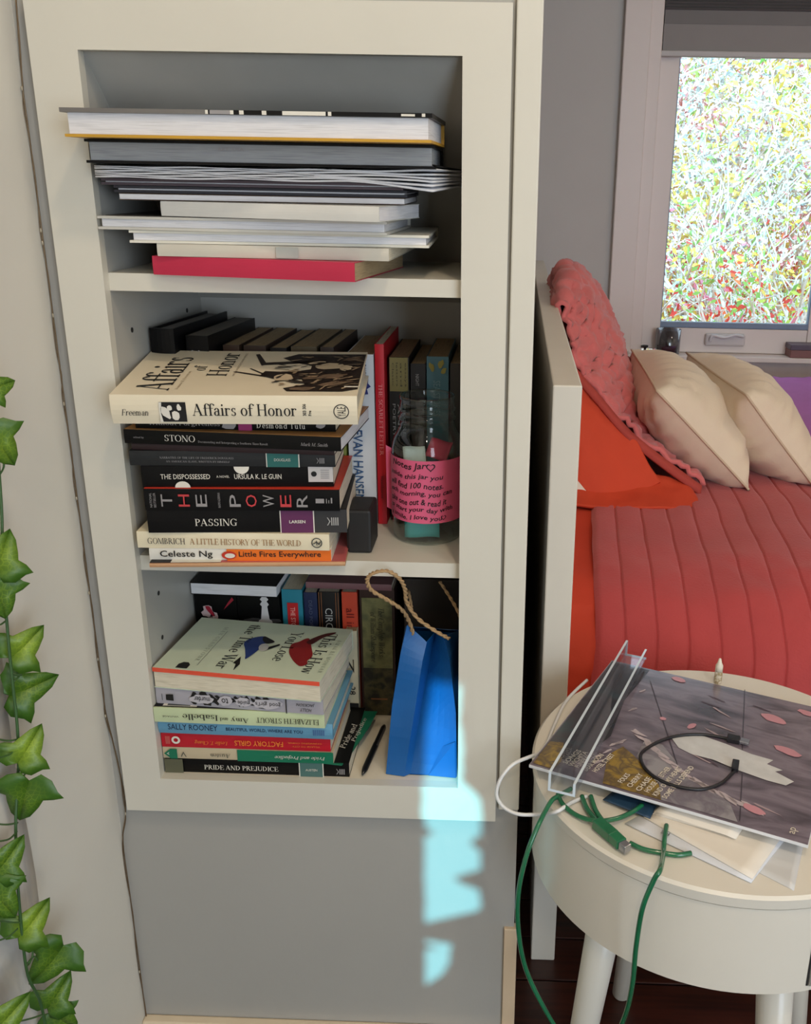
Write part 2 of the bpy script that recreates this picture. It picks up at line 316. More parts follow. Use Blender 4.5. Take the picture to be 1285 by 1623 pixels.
# far window
win = bpy.data.objects.new('window_1', None); COL.objects.link(win); win.location = (1.15, 2.3, 0.13); struct(win)
def wp(name, a, c, m, bev=0.003):
    bb = MB(); bb.box(a, c); bb.v = [v-win.location for v in bb.v]; return bb.build(name, m, win, bevel=bev)
WW = mat((228, 218, 213), 0.4, 0.02, 5)
wp('casing', (0.722, 2.272, 0.135), (0.803, 2.302, 1.6), WW); wp('casing', (1.55, 2.272, 0.135), (1.64, 2.302, 1.6), WW)
wp('jamb', (0.795, 2.285, 0.12), (0.842, 2.42, 1.42), WW); wp('jamb', (1.50, 2.285, 0.12), (1.56, 2.42, 1.42), WW)
wp('sash_stile', (0.838, 2.315, 0.14), (PX0, 2.355, 1.42), WW); wp('sash_stile', (PX1, 2.315, 0.14), (1.505, 2.355, 1.42), WW)
wp('sash_rail', (0.906, 2.3155, 0.131), (PX1-0.001, 2.354, PZ0-0.018), WW)
GREYB = mat((120, 138, 165), 0.4); wp('glazing_bead', (PX0-0.004, 2.318, PZ0-0.018), (PX1+0.004, 2.34, PZ0+0.002), GREYB); wp('glazing_bead', (PX0-0.004, 2.318, PZ0), (PX0+0.003, 2.34, 1.42), GREYB); wp('glazing_bead', (PX1-0.003, 2.318, PZ0), (PX1+0.012, 2.34, 1.42), GREYB)
wp('pane', (PX0, 2.331, PZ0), (PX1, 2.334, 1.42), glass_mat('window_glass', (250, 253, 255), 0.004, 0.01, 0.15), 0)
wp('sill', (0.70, 2.245, 0.112), (1.66, 2.36, 0.130), WW); wp('apron', (0.72, 2.285, 0.03), (1.64, 2.302, 0.112), mat((200, 188, 182), 0.45))
bb = MB(); cr0 = PY(1117, 548, 2.30); cr1 = PY(1182, 530, 2.30)
bb.box((cr0.x, 2.298, cr0.z), (cr1.x, 2.316, cr1.z)); bb.v = [v-win.location for v in bb.v]; ck = bb.build('crank_plate', mat((205, 200, 200), 0.35), win, bevel=0.006)
bb = MB(); bb.tube(spline([PY(1125, 541, 2.292), PY(1130, 532, 2.288), PY(1148, 535, 2.285), PY(1165, 531, 2.285), PY(1178, 534, 2.288)], 5), 0.005); bb.v = [v-win.location for v in bb.v]; bb.build('crank_handle', mat((215, 214, 218), 0.25), ck, True)
# the shade
sh = thing('cellular_shade', 'grey cellular window shade pulled up above the bright pane', 'shade', (1.17, 2.295, 1.058))
def sp(name, bb, m, **k): bb.v = [v-sh.location for v in bb.v]; return bb.build(name, m, sh, **k)
SG = mat((150, 147, 146), 0.8, 0.02); SG2 = mat((128, 126, 126), 0.8, 0.02)
sp('fabric_panel', MB().box((0.845, 2.293, 1.072), (1.495, 2.300, 1.150)), SG)
sp('fabric_panel', MB().box((0.845, 2.291, 1.148), (1.495, 2.301, 1.186)), SG2)
for k in range(9):
    bb = MB(); z = 1.186+k*0.0085
    bb.prism([(0, 0), (0.010, 0.004), (0, 0.008), (-0.010, 0.004)], (0.845, 2.297, z), (0, 1, 0), (0, 0, 1), (0.65, 0, 0)); sp('pleat', bb, SG2)
sp('fabric_panel', MB().box((0.845, 2.304, 1.10), (1.495, 2.309, 1.35)), SG2)
sp('headrail', MB().box((0.845, 2.283, 1.263), (1.495, 2.312, 1.30)), SG)
rl = sp('bottom_rail', MB().box((0.836, 2.286, 1.055), (1.497, 2.306, 1.073)), mat((188, 184, 182), 0.4), bevel=0.003)
bb = MB(); bb.box((1.10, 2.283, 1.050), (1.15, 2.290, 1.057)); bb.v = [v-sh.location for v in bb.v]; bb.build('pull_tab', mat((188, 184, 182), 0.4), rl, bevel=0.002)

# ------------------------------------------------------------------ built-in bookcase
bc = thing('built_in_bookcase', 'white built-in wall bookcase with a face frame and two shelves', 'bookcase')
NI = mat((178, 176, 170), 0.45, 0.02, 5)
def bp_(name, a, c, m=WHITE, bev=0.0): return MB().box(a, c).build(name, m, bc, bevel=bev)
bp_('stile', (-0.0452, 0, 0), (0, 0.0125, H)); bp_('stile', (OW, 0, 0), (OW+0.0452, 0.0125, H))
bp_('rail', (-0.0452, 0, -0.046), (OW+0.0452, 0.0125, 0)); bp_('rail', (-0.0452, 0, H), (OW+0.0452, 0.0125, H+0.0442))
bp_('side_panel', (-0.0125, 0.0128, -0.010), (-0.0005, 0.30, H), NI); bp_('side_panel', (OW+0.0005, 0.0128, -0.010), (OW+0.0125, 0.30, H), NI)
bp_('back_panel', (-0.0125, 0.289, -0.010), (OW+0.0125, 0.30, 0.535), NI)
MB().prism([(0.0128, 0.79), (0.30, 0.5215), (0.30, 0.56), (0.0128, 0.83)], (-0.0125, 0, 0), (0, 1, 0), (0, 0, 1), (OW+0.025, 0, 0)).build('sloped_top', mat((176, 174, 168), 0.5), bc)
bp_('bottom_panel', (-0.0125, 0.0126, -0.0115), (OW+0.0125, 0.289, 0), mat((226, 216, 196), 0.4))
bp_('shelf', (0, 0.0125, 0.5705), (OW, 0.222, 0.588)); bp_('shelf', (0, 0.0125, 0.265), (OW, 0.288, 0.2825))
for px, py in ((209, 523), (251, 940), (257, 1010), (560//2+16, 492)):
    p = PX(px, py, -0.0004)
    MB().prism(ell(0, 0, 0.0028, 0.0028, 12), (p.x, p.y, p.z), (0, 1, 0), (0, 0, 1), (0.0006, 0, 0)).build('pin_hole', mat((30, 28, 28), 0.8), bc)

# ------------------------------------------------------------------ books
PAGE = ramp_mat([(0.35, (196, 186, 162)), (0.5, (224, 214, 192)), (0.65, (208, 198, 175))], 1.0, 0.8, (30, 30, 900), 3)
PAGEW = ramp_mat([(0.35, (206, 205, 208)), (0.5, (226, 225, 228)), (0.65, (214, 213, 218))], 1.0, 0.7, (20, 20, 700), 3)
PAGET = ramp_mat([(0.35, (150, 128, 96)), (0.5, (176, 152, 116)), (0.65, (160, 138, 104))], 1.0, 0.8, (30, 30, 900), 3)
def book(name, label, loc, yaw, L, W, T, cover, hard=False, spine='front', pages=None, group=None, stand=False, top=None, roll=0.0, sag=0.0):
    """lying: x along the spine, y away from the viewer, z thickness; standing: turned so that x points down"""
    rot = (0, pi/2, yaw) if stand else (roll, 0, yaw)
    o = thing(name, label, 'book', loc, rot, group)
    c = 0.0024 if hard else 0.0007; inset = 0.003 if hard else 0.0004
    pages = pages or PAGE
    if spine == 'front': ys = [0.0, c+0.0006, W]; sgn = 1
    # cross-section of the cover: a C shape, spine slightly rounded
    bulge = 0.0022 if hard else 0.0006
    out = [(W, 0), (0.004, 0)] + [(-bulge*sin(pi*k/6), T*k/6) for k in range(0, 7)] + [(0.004, T), (W, T)]
    inn = [(W, T-c), (c, T-c), (c, c), (W, c)]
    sec = out+inn
    if spine == 'back': sec = [(W-y, z) for y, z in sec][::-1]
    if top is None:
        MB().prism(sec, (0, 0, 0), (0, 1, 0), (0, 0, 1), (L, 0, 0)).build('cover', cover, o)
    else:  # case of a different colour on the upper board
        MB().prism(sec, (0, 0, 0), (0, 1, 0), (0, 0, 1), (L, 0, 0)).build('cover', cover, o)
        MB().box((0, 0.002, T), (L, W, T+0.0004)).build('front_cover', top, o)
    y0, y1 = (c+0.0004, W-inset) if spine == 'front' else (inset, W-c-0.0004)
    bb = MB(); bb.box((inset, y0, c), (L-inset, y1, T-c)); bb.build('page_block', pages, o, bevel=0.0004)
    return o
def sp_text(o, s, x0, x1, z0, z1, m, up=False, **k):
    """print on the spine of a lying book between x0..x1, z0..z1; up = upside down"""
    if up: text(o, s, (x1, -0.0022, z1), (-1, 0, 0), (0, 0, -1), x1-x0, z1-z0, m, 'spine_lettering', **k)
    else: text(o, s, (x0, -0.0022, z0), (1, 0, 0), (0, 0, 1), x1-x0, z1-z0, m, 'spine_lettering', **k)
def sp_panel(o, x0, x1, z0, z1, m, name='spine_label', lift=0.0): return decal(o, name, [rect(x0, z0, x1, z1)], (0, -0.0018-lift, 0), (1, 0, 0), (0, 0, 1), m)
BLK = lambda v=18: mat((max(8, v-7), max(8, v-8), max(8, v-7)), 0.4, 0.12, spec=0.22)
# --- middle stack (z from the shelf top 0.2825)
R5 = radians
o = book('magazine', 'thin tan-edged magazine under the orange spine book, bottom of the middle stack', (0.024, -0.022, 0.2832), R5(5), 0.208, 0.12, 0.0045, mat((196, 150, 110), 0.5), pages=PAGET, top=mat((190, 95, 95), 0.5))
o['category'] = 'magazine'
decal(o, 'cover_print', [rect(0.0, 0.0, 0.022, 0.05)], (0, 0, 0.005), (1, 0, 0), (0, 1, 0), INK); decal(o, 'cover_print', [rect(0.022, 0.0, 0.075, 0.05)], (0, 0, 0.005), (1, 0, 0), (0, 1, 0), PALE)
o = book('paperback_book', 'paperback with half white, half orange spine reading Celeste Ng', (0.0215, -0.013, 0.2882), R5(3.5), 0.195, 0.125, 0.0133, mat((226, 222, 212), 0.45))
ORG = mat((232, 112, 30), 0.45); sp_panel(o, 0.083, 0.195, 0.0, 0.0133, ORG)
sp_text(o, 'Celeste Ng', 0.012, 0.068, 0.0024, 0.0118, INK, bold=0.012); sp_text(o, 'Little Fires Everywhere', 0.096, 0.184, 0.003, 0.0112, INK, bold=0.01)
decal(o, 'emblem', [ell(0.0855, 0.0066, 0.008, 0.0048)], (0, -0.0024, 0), (1, 0, 0), (0, 0, 1), mat((190, 50, 30), 0.5)); decal(o, 'emblem', [ell(0.0865, 0.0062, 0.0055, 0.0028)], (0, -0.0027, 0), (1, 0, 0), (0, 0, 1), PALE)
o = book('paperback_book', 'cream paperback with brown title about a little history of the world', (0.0095, -0.012, 0.3017), R5(1.5), 0.206, 0.135, 0.0187, mat((232, 220, 190), 0.45))
sp_text(o, 'GOMBRICH', 0.012, 0.052, 0.0055, 0.0125, mat((60, 56, 60), 0.5), serif=True); sp_text(o, 'A LITTLE HISTORY OF THE WORLD', 0.057, 0.176, 0.0055, 0.0125, mat((150, 110, 70), 0.5), space=0.95, serif=True)
GR = mat((70, 74, 70), 0.5)
def ring(o, x, z, r, m, y=-0.0024, k=0.82):
    a = ell(0, 0, r, r, 24); bb = MB(); bb.add([(x+p[0], y, z+p[1]) for p in a]+[(x+p[0]*k, y, z+p[1]*k) for p in a], [(i, (i+1) % 24, 24+(i+1) % 24, 24+i) for i in range(24)]); bb.build('emblem', m, o)
ring(o, 0.193, 0.0095, 0.0058, GR)
for dx, a in ((-0.002, 0.5), (0.001, -0.6), (0.003, 0.9), (0.0, 1.6)): decal(o, 'emblem', [ell(0.193+dx, 0.0095, 0.0033, 0.0006, 8, a)], (0, -0.0024, 0), (1, 0, 0), (0, 0, 1), GR)
def logo_bars(o, x, z, h, m, n=4):
    decal(o, 'emblem', [[(x, z), (x+h*0.28, z+h*0.5), (x, z+h), (x+h*0.1, z+h), (x+h*0.4, z+h*0.5), (x+h*0.1, z)]] + [rect(x+h*(0.5+0.24*k), z, x+h*(0.62+0.24*k), z+h) for k in range(n)], (0, -0.0026, 0), (1, 0, 0), (0, 0, 1), m)
o = book('paperback_book', 'black paperback reading PASSING with a plum label on the spine', (0.0245, -0.016, 0.3206), R5(5), 0.210, 0.13, 0.0262, BLK(20), roll=0)
sp_panel(o, 0.140, 0.1745, 0.0, 0.0262, mat((96, 40, 84), 0.5)); sp_panel(o, 0.1755, 0.210, 0, 0.0262, mat((48, 47, 48), 0.5)); sp_panel(o, 0.1392, 0.1402, 0, 0.0262, PALE, lift=0.0002); sp_panel(o, 0.1743, 0.1755, 0, 0.0262, PALE, lift=0.0002)
sp_text(o, 'PASSING', 0.050, 0.094, 0.0085, 0.0165, PALE, serif=True); sp_text(o, 'LARSEN', 0.149, 0.166, 0.011, 0.0145, PALE, bold=0.02); logo_bars(o, 0.189, 0.0085, 0.009, mat((180, 178, 175), 0.5))
o = book('paperback_book', 'black paperback with spaced red and grey capitals and a red top cover', (0.0245, -0.018, 0.3470), R5(3.5), 0.204, 0.13, 0.0233, BLK(18), top=mat((214, 62, 42), 0.4))
RD = mat((196, 62, 66), 0.5); GY = mat((150, 146, 146), 0.5)
for ch, xa, m in (('T', 0.018, GY), ('H', 0.036, RD), ('E', 0.054, GY), ('P', 0.089, GY), ('O', 0.106, RD), ('W', 0.124, GY), ('E', 0.142, RD), ('R', 0.159, GY)):
    text(o, ch, (xa+0.0115, -0.0022, 0.005), (0, 0, 1), (-1, 0, 0), 0.0135, 0.0115, m, 'spine_lettering')
text(o, 'NAOMI ALDERMAN', (0.0795, -0.0022, 0.004), (0, 0, 1), (-1, 0, 0), 0.0165, 0.0025, GY, 'spine_lettering'); text(o, 'NATIONAL', (0.0085, -0.0022, 0.004), (0, 0, 1), (-1, 0, 0), 0.016, 0.0024, GY, 'spine_lettering'); text(o, 'BESTSELLER', (0.0125, -0.0022, 0.004), (0, 0, 1), (-1, 0, 0), 0.016, 0.0024, GY, 'spine_lettering')
decal(o, 'emblem', [rect(0.179, 0.0095, 0.188, 0.0145), rect(0.190, 0.0095, 0.1908, 0.0145), rect(0.1925, 0.0095, 0.1933, 0.013), rect(0.195, 0.0095, 0.1965, 0.0155)], (0, -0.0024, 0), (1, 0, 0), (0, 0, 1), GY)
o = book('paperback_book', 'black paperback with a pale sticker at the right end of its spine', (0.0222, -0.013, 0.3708), R5(5), 0.199, 0.128, 0.0232, BLK(16), top=mat((120, 116, 112), 0.5))
sp_text(o, 'THE DISPOSSESSED', 0.020, 0.071, 0.0095, 0.0150, PALE, bold=0.004); sp_text(o, 'A NOVEL', 0.0775, 0.091, 0.011, 0.0135, PALE); sp_text(o, 'URSULA K. LE GUIN', 0.096, 0.145, 0.0095, 0.0150, PALE, bold=0.004)
sp_panel(o, 0.173, 0.199, 0.006, 0.0232, mat((206, 200, 196), 0.5)); decal(o, 'emblem', [ell(0.179, 0.015, 0.003, 0.003)], (0, -0.0024, 0), (1, 0, 0), (0, 0, 1), INK)
decal(o, 'emblem', [rect(0.186, 0.010+0.0022*k, 0.195, 0.0108+0.0022*k) for k in range(5)], (0, -0.0024, 0), (1, 0, 0), (0, 0, 1), GY)
decal(o, 'emblem', [[(0.104+0.008*cos(pi+pi*k/10), 0.0231+0.008*sin(pi+pi*k/10)) for k in range(11)]], (0, -0.0024, 0), (1, 0, 0), (0, 0, 1), PALE); decal(o, 'emblem', [[(0.042+0.008*cos(pi*k/10), 0.0002+0.007*sin(pi*k/10)) for k in range(11)]], (0, -0.0024, 0), (1, 0, 0), (0, 0, 1), PALE)
o = book('paperback_book', 'black paperback with a teal label and tiny two-line title on the spine', (0.0115, -0.013, 0.3946), R5(3), 0.213, 0.128, 0.0158, mat((26, 28, 30), 0.5))
sp_panel(o, 0.142, 0.1755, 0, 0.0158, mat((38, 104, 98), 0.5)); sp_panel(o, 0.1415, 0.1425, 0, 0.0158, PALE, lift=0.0002); sp_panel(o, 0.1750, 0.1762, 0, 0.0158, PALE, lift=0.0002)
sp_text(o, 'NARRATIVE OF THE LIFE OF FREDERICK DOUGLASS', 0.032, 0.108, 0.0082, 0.0105, GY, serif=True); sp_text(o, 'AN AMERICAN SLAVE, WRITTEN BY HIMSELF', 0.038, 0.104, 0.0040, 0.0063, GY, serif=True); sp_text(o, 'DOUGLASS', 0.150, 0.167, 0.0065, 0.0095, PALE); logo_bars(o, 0.194, 0.0045, 0.006, GY)
o = book('paperback_book', 'thin dark maroon paperback between two black ones in the middle stack', (0.014, -0.010, 0.4108), R5(-1), 0.212, 0.125, 0.0072, mat((40, 20, 24), 0.5))
o = book('paperback_book', 'black paperback reading STONO with its pale page end turned to the right', (0.0085, -0.013, 0.4184), R5(-3), 0.227, 0.14, 0.0145, BLK(14), pages=PAGEW, top=mat((176, 128, 74), 0.5))
sp_text(o, 'STONO', 0.044, 0.076, 0.0045, 0.0115, PALE, serif=True); sp_text(o, 'Documenting and Interpreting a Southern Slave Revolt', 0.079, 0.152, 0.0035, 0.0065, GY, serif=True); sp_text(o, 'Mark M. Smith', 0.186, 0.214, 0.005, 0.0085, GY, shear=0.3, serif=True); sp_text(o, 'edited by', 0.011, 0.022, 0.006, 0.0085, GY)
o = book('hardcover_book', 'black book with Desmond Tutu on its spine under the big cream book', (0.0195, -0.008, 0.4335), R5(1), 0.207, 0.13, 0.0138, BLK(14))
sp_text(o, 'Without Forgiveness', 0.014, 0.088, 0.003, 0.009, GY, serif=True); sp_text(o, 'Desmond Tutu', 0.126, 0.176, 0.003, 0.009, PALE, space=1.2, serif=True); sp_panel(o, 0.107, 0.121, 0.0, 0.0138, mat((150, 44, 104), 0.5)); decal(o, 'emblem', [ell(0.098, 0.006, 0.008, 0.005, 12, 0, 0.3)], (0, -0.0024, 0), (1, 0, 0), (0, 0, 1), GY); decal(o, 'emblem', [ell(0.192, 0.007, 0.005, 0.003, 12, 0, 0.3)], (0, -0.0024, 0), (1, 0, 0), (0, 0, 1), GY)
# the big cream hardcover on top
AFZ = 0.4476; AT = 0.0302
o = book('hardcover_book', 'large cream hardcover, Affairs of Honor, on top of the middle stack', (0.0135, -0.046, AFZ), R5(4.5), 0.241, 0.152, AT, mat((232, 220, 194), 0.38, 0.03), hard=True, roll=R5(6.5))
sp_text(o, 'Freeman', 0.010, 0.036, 0.0095, 0.0160, INK, shear=0.25, serif=True); sp_text(o, 'Affairs of Honor', 0.079, 0.181, 0.0095, 0.0225, INK, serif=True)
sp_panel(o, 0.0475, 0.073, 0.003, 0.0235, INK); decal(o, 'emblem', [ell(0.0535, 0.012, 0.0035, 0.007, 10, 0.6, 0.5), ell(0.063, 0.010, 0.004, 0.0045, 10, 0, 0.4), ell(0.0575, 0.018, 0.0025, 0.003, 9, 0, 0.5), ell(0.0665, 0.018, 0.002, 0.0035, 9, 0, 0.5), [(0.0470, 0.003), (0.0470, 0.0235), (0.050, 0.0235), (0.0485, 0.012), (0.050, 0.003)]], (0, -0.0026, 0), (1, 0, 0), (0, 0, 1), PALE)
text(o, '306', (0.1905, -0.0022, 0.017), (0, 0, 1), (-1, 0, 0), 0.0055, 0.0035, INK, 'spine_lettering', bold=0.02); text(o, '303', (0.1905, -0.0022, 0.010), (0, 0, 1), (-1, 0, 0), 0.0055, 0.0035, INK, 'spine_lettering', bold=0.02); text(o, 'Fre', (0.1955, -0.0022, 0.010), (0, 0, 1), (-1, 0, 0), 0.0055, 0.003, INK, 'spine_lettering', bold=0.02)
ring(o, 0.225, 0.0145, 0.0078, INK, k=0.88)
text(o, 'YALE', (0.2295, -0.0022, 0.0095), (0, 0, 1), (-1, 0, 0), 0.010, 0.0085, INK, 'spine_lettering')
tz = (0, 0, AT)
text(o, 'Affairs', (0.054, 0.012, AT), (0, 1, 0), (-1, 0, 0), 0.112, 0.036, INK, 'cover_lettering', serif=True); text(o, 'of', (0.075, 0.078, AT), (0, 1, 0), (-1, 0, 0), 0.018, 0.014, INK, 'cover_lettering', serif=True); text(o, 'Honor', (0.101, 0.060, AT), (0, 1, 0), (-1, 0, 0), 0.082, 0.021, INK, 'cover_lettering', serif=True)
text(o, 'NATIONAL POLITICS IN THE NEW REPUBLIC', (0.109, 0.060, AT), (0, 1, 0), (-1, 0, 0), 0.082, 0.0022, mat((120, 100, 80), .5), 'cover_lettering'); text(o, 'Joanne B. Freeman', (0.062, 0.015, AT), (0, 1, 0), (-1, 0, 0), 0.06, 0.003, mat((150, 130, 100), .5), 'cover_lettering', serif=True)
DKB = mat((38, 28, 24), 0.4, 0.25, 40)
decal(o, 'cover_print', [[(0.150, 0.125), (0.165, 0.141), (0.24, 0.142), (0.24, 0.020), (0.225, 0.012), (0.170, 0.012), (0.165, 0.022), (0.185, 0.034), (0.180, 0.050), (0.150, 0.052), (0.135, 0.062), (0.138, 0.078), (0.165, 0.075), (0.185, 0.085), (0.185, 0.098), (0.165, 0.108)],
  [(0.118, 0.138), (0.122, 0.140), (0.134, 0.108), (0.185, 0.118), (0.185, 0.108), (0.134, 0.099), (0.131, 0.097)], [(0.105, 0.074), (0.108, 0.076), (0.142, 0.062), (0.142, 0.057)], [(0.120, 0.086), (0.122, 0.087), (0.143, 0.064), (0.140, 0.063)]], tz, (1, 0, 0), (0, 1, 0), DKB)
decal(o, 'cover_print', [ell(0.160, 0.055, 0.010, 0.012, 12, 0.3, 0.3), ell(0.205, 0.095, 0.016, 0.011, 12, 0.2, 0.3), ell(0.222, 0.090, 0.007, 0.010, 12, 0, 0.4), ell(0.190, 0.108, 0.010, 0.004, 10, 0.4, 0.3)], tz, (1, 0, 0), (0, 1, 0), mat((205, 186, 156), 0.45, 0.1), lift=0.0008)
decal(o, 'cover_print', [ell(0.205, 0.060, 0.022, 0.007, 14, 0.3, 0.5), ell(0.185, 0.020, 0.012, 0.006, 12, 0.1, 0.4), ell(0.218, 0.036, 0.016, 0.008, 12, 0.2, 0.5), ell(0.225, 0.122, 0.012, 0.006, 12, 0.2, 0.5)], tz, (1, 0, 0), (0, 1, 0), mat((112, 92, 74), 0.45, 0.2, 60), lift=0.0008)
decal(o, 'cover_print', [ell(random.uniform(.158, .235), random.uniform(.02, .135), random.uniform(.003, .009), random.uniform(.0006, .0016), 9, random.uniform(-.5, 1.2), .9) for _ in range(46)], tz, (1, 0, 0), (0, 1, 0), mat((168, 146, 118), 0.45, 0.2, 60), lift=0.0010)['kind'] = 'stuff'
decal(o, 'cover_print', [ell(random.uniform(.152, .232), random.uniform(.02, .135), random.uniform(.004, .010), random.uniform(.0007, .002), 9, random.uniform(-.5, 1.2), .9) for _ in range(46)], tz, (1, 0, 0), (0, 1, 0), DKB, lift=0.0012)['kind'] = 'stuff'
decal(o, 'cover_print', [rect(0.226, 0.024, 0.240, 0.028)], tz, (1, 0, 0), (0, 1, 0), PALE, lift=0.001)
# --- bottom stack
BG = 'books lying in the lowest compartment'
o = book('paperback_book', 'black paperback reading PRIDE AND PREJUDICE, lowest of the bottom stack', (0.0015, 0.0150, 0.0002), 0, 0.222, 0.125, 0.0192, BLK(18))
sp_panel(o, 0.0, 0.022, 0, 0.0192, mat((92, 92, 72), 0.5)); sp_panel(o, 0.163, 0.191, 0, 0.0192, mat((72, 108, 104), 0.5)); sp_panel(o, 0.162, 0.1632, 0, 0.0192, PALE, lift=.0002); sp_panel(o, 0.1905, 0.1916, 0, 0.0192, PALE, lift=.0002)
sp_text(o, 'PRIDE AND PREJUDICE', 0.048, 0.137, 0.0062, 0.0128, PALE, serif=True); sp_text(o, 'AUSTEN', 0.170, 0.184, 0.0082, 0.0112, PALE); logo_bars(o, 0.207, 0.005, 0.0075, GY)
GRN = mat((20, 112, 82), 0.4)
o = book('paperback_book', 'tan and green paperback of Pride and Prejudice with its spine upside down', (0.0005, 0.0145, 0.0196), 0, 0.205, 0.118, 0.0155, mat((196, 180, 150), 0.45))
sp_panel(o, 0.090, 0.205, 0.0, 0.0155, GRN); decal(o, 'spine_label', [[(0.002, 0.0078), (0.010, 0.0145), (0.018, 0.0145), (0.018, 0.001), (0.010, 0.001)]], (0, -0.0022, 0), (1, 0, 0), (0, 0, 1), GRN)
sp_text(o, 'Austen', 0.058, 0.082, 0.004, 0.0095, GR, up=True, shear=0.2, serif=True); sp_text(o, 'Pride and Prejudice', 0.135, 0.195, 0.0045, 0.0105, PALE, up=True, shear=0.2, serif=True); sp_text(o, 'V', 0.022, 0.029, 0.004, 0.011, GR, up=True)
text(o, 'A', (0.0085, -0.0022, 0.006), (0, 0, 1), (-1, 0, 0), 0.004, 0.003, PALE, 'spine_lettering')
g = MB(); pts = [(0.19, 0.0), (0.215, -0.003), (0.222, 0.02), (0.236, 0.085), (0.240, 0.118), (0.19, 0.118)]
g.prism(pts, (0, 0, -0.0016), (1, 0, 0), (0, 1, 0), (0, 0, 0.0012)); g.build('back_cover', GRN, o)
text(o, 'Pride and', (0.213, 0.030, -0.0004), (0.13, 0.99, 0), (-0.99, 0.13, 0), 0.055, 0.008, PALE, 'cover_lettering', shear=0.2, serif=True); text(o, 'Prejudice', (0.224, 0.045, -0.0004), (0.13, 0.99, 0), (-0.99, 0.13, 0), 0.055, 0.007, PALE, 'cover_lettering', shear=0.2, serif=True)
o = book('paperback_book', 'crimson paperback reading FACTORY GIRLS upside down in orange', (-0.0005+0.001, 0.0140, 0.0354), 0, 0.202, 0.125, 0.0212, mat((190, 24, 42), 0.42))
ORT = mat((232, 130, 50), 0.5); sp_text(o, 'FACTORY GIRLS', 0.088, 0.146, 0.0062, 0.0132, ORT, up=True, bold=0.01); sp_text(o, 'Leslie T. Chang', 0.040, 0.080, 0.006, 0.0125, ORT, up=True, shear=0.3, serif=True); sp_text(o, 'CHANGING CHINA', 0.152, 0.192, 0.011, 0.013, ORT, up=True); sp_text(o, 'VILLAGE TO CITY', 0.157, 0.190, 0.0065, 0.0085, ORT, up=True)
ring(o, 0.018, 0.0112, 0.0052, PALE, k=0.5); decal(o, 'emblem', [rect(0.006+0.0014*k, 0.006, 0.0066+0.0014*k, 0.0165) for k in range(4)], (0, -0.0024, 0), (1, 0, 0), (0, 0, 1), mat((210, 120, 110), .5))
o = book('hardcover_book', 'pale blue hardcover reading SALLY ROONEY in navy letters', (0.0005, 0.0105, 0.0570), R5(-1), 0.207, 0.128, 0.0206, mat((104, 158, 188), 0.45), hard=True)
NV = mat((22, 42, 74), 0.5); sp_text(o, 'SALLY ROONEY', 0.012, 0.071, 0.0068, 0.0142, NV); sp_text(o, 'BEAUTIFUL WORLD, WHERE ARE YOU', 0.081, 0.172, 0.0072, 0.0122, NV, bold=0.01); decal(o, 'emblem', [rect(0.184+0.0024*k, 0.006, 0.1856+0.0024*k, 0.0135) for k in range(6)], (0, -0.0024, 0), (1, 0, 0), (0, 0, 1), mat((80, 116, 160), .5))
o = book('paperback_book', 'pale green paperback by Elizabeth Strout, spine upside down', (0.0005, 0.001, 0.0778), R5(-1.0), 0.200, 0.132, 0.0192, mat((198, 210, 168), 0.45), top=BLK(26))
sp_text(o, 'ELIZABETH STROUT', 0.121, 0.194, 0.0055, 0.0125, INK, up=True, serif=True); sp_text(o, 'Amy', 0.091, 0.112, 0.0045, 0.0125, INK, up=True, serif=True); sp_text(o, 'and', 0.0785, 0.088, 0.0058, 0.0105, INK, up=True, serif=True); sp_text(o, 'Isabelle', 0.0345, 0.076, 0.0058, 0.0135, INK, up=True, serif=True); sp_text(o, 'VINTAGE', 0.011, 0.030, 0.0085, 0.0105, GR, up=True)
decal(o, 'cover_print', [rect(0.010, 0.003, 0.050, 0.012)], (0, 0, 0.0197), (1, 0, 0), (0, 1, 0), PALE); decal(o, 'cover_print', [rect(0.015, 0.004, 0.042, 0.010)], (0, 0, 0.0198), (1, 0, 0), (0, 1, 0), GR)
o = book('paperback_book', 'grey paperback splattered with black handwriting on its spine', (0.002, 0.0095, 0.0976), R5(-4.5), 0.199, 0.120, 0.0212, mat((172, 168, 176), 0.5))
decal(o, 'spine_print', [ell(0.048+0.0105*k, 0.0112, 0.0036+0.003*random.random(), 0.0085*(0.75+0.25*random.random()), 13, random.random()*2, 1.1) for k in range(10)], (0, -0.0018, 0), (1, 0, 0), (0, 0, 1), INK)
decal(o, 'spine_print', [ell(0.056, 0.011, 0.014, 0.006, 16, 0.1, 0.3), ell(0.084, 0.011, 0.009, 0.0065, 16, 0.1, 0.3), ell(0.106, 0.011, 0.010, 0.006, 16, 0, 0.3), ell(0.134, 0.0105, 0.018, 0.0065, 16, 0, 0.3)], (0, -0.0022, 0), (1, 0, 0), (0, 0, 1), mat((188, 184, 190), .5))
for s, a, c in (('murder', 0.047, 0.066), ('to', 0.080, 0.088), ('guide', 0.099, 0.114), ("girl's", 0.120, 0.134), ('good', 0.137, 0.150)): sp_text(o, s, a, c, 0.0075, 0.0145, INK, up=True, lift=0.001)
sp_panel(o, 0.1555, 0.1568, 0, 0.0212, INK); sp_text(o, 'HOLLY', 0.172, 0.186, 0.004, 0.0085, INK, up=True, shear=0.3); sp_text(o, 'JACKSON', 0.168, 0.190, 0.011, 0.0158, INK, up=True, shear=0.3); decal(o, 'emblem', [rect(0.008, 0.006, 0.0086, 0.0145), [(0.013, 0.0065), (0.022, 0.006), (0.022, 0.0145), (0.013, 0.014)]], (0, -0.0022, 0), (1, 0, 0), (0, 0, 1), INK)
TT = 0.0262
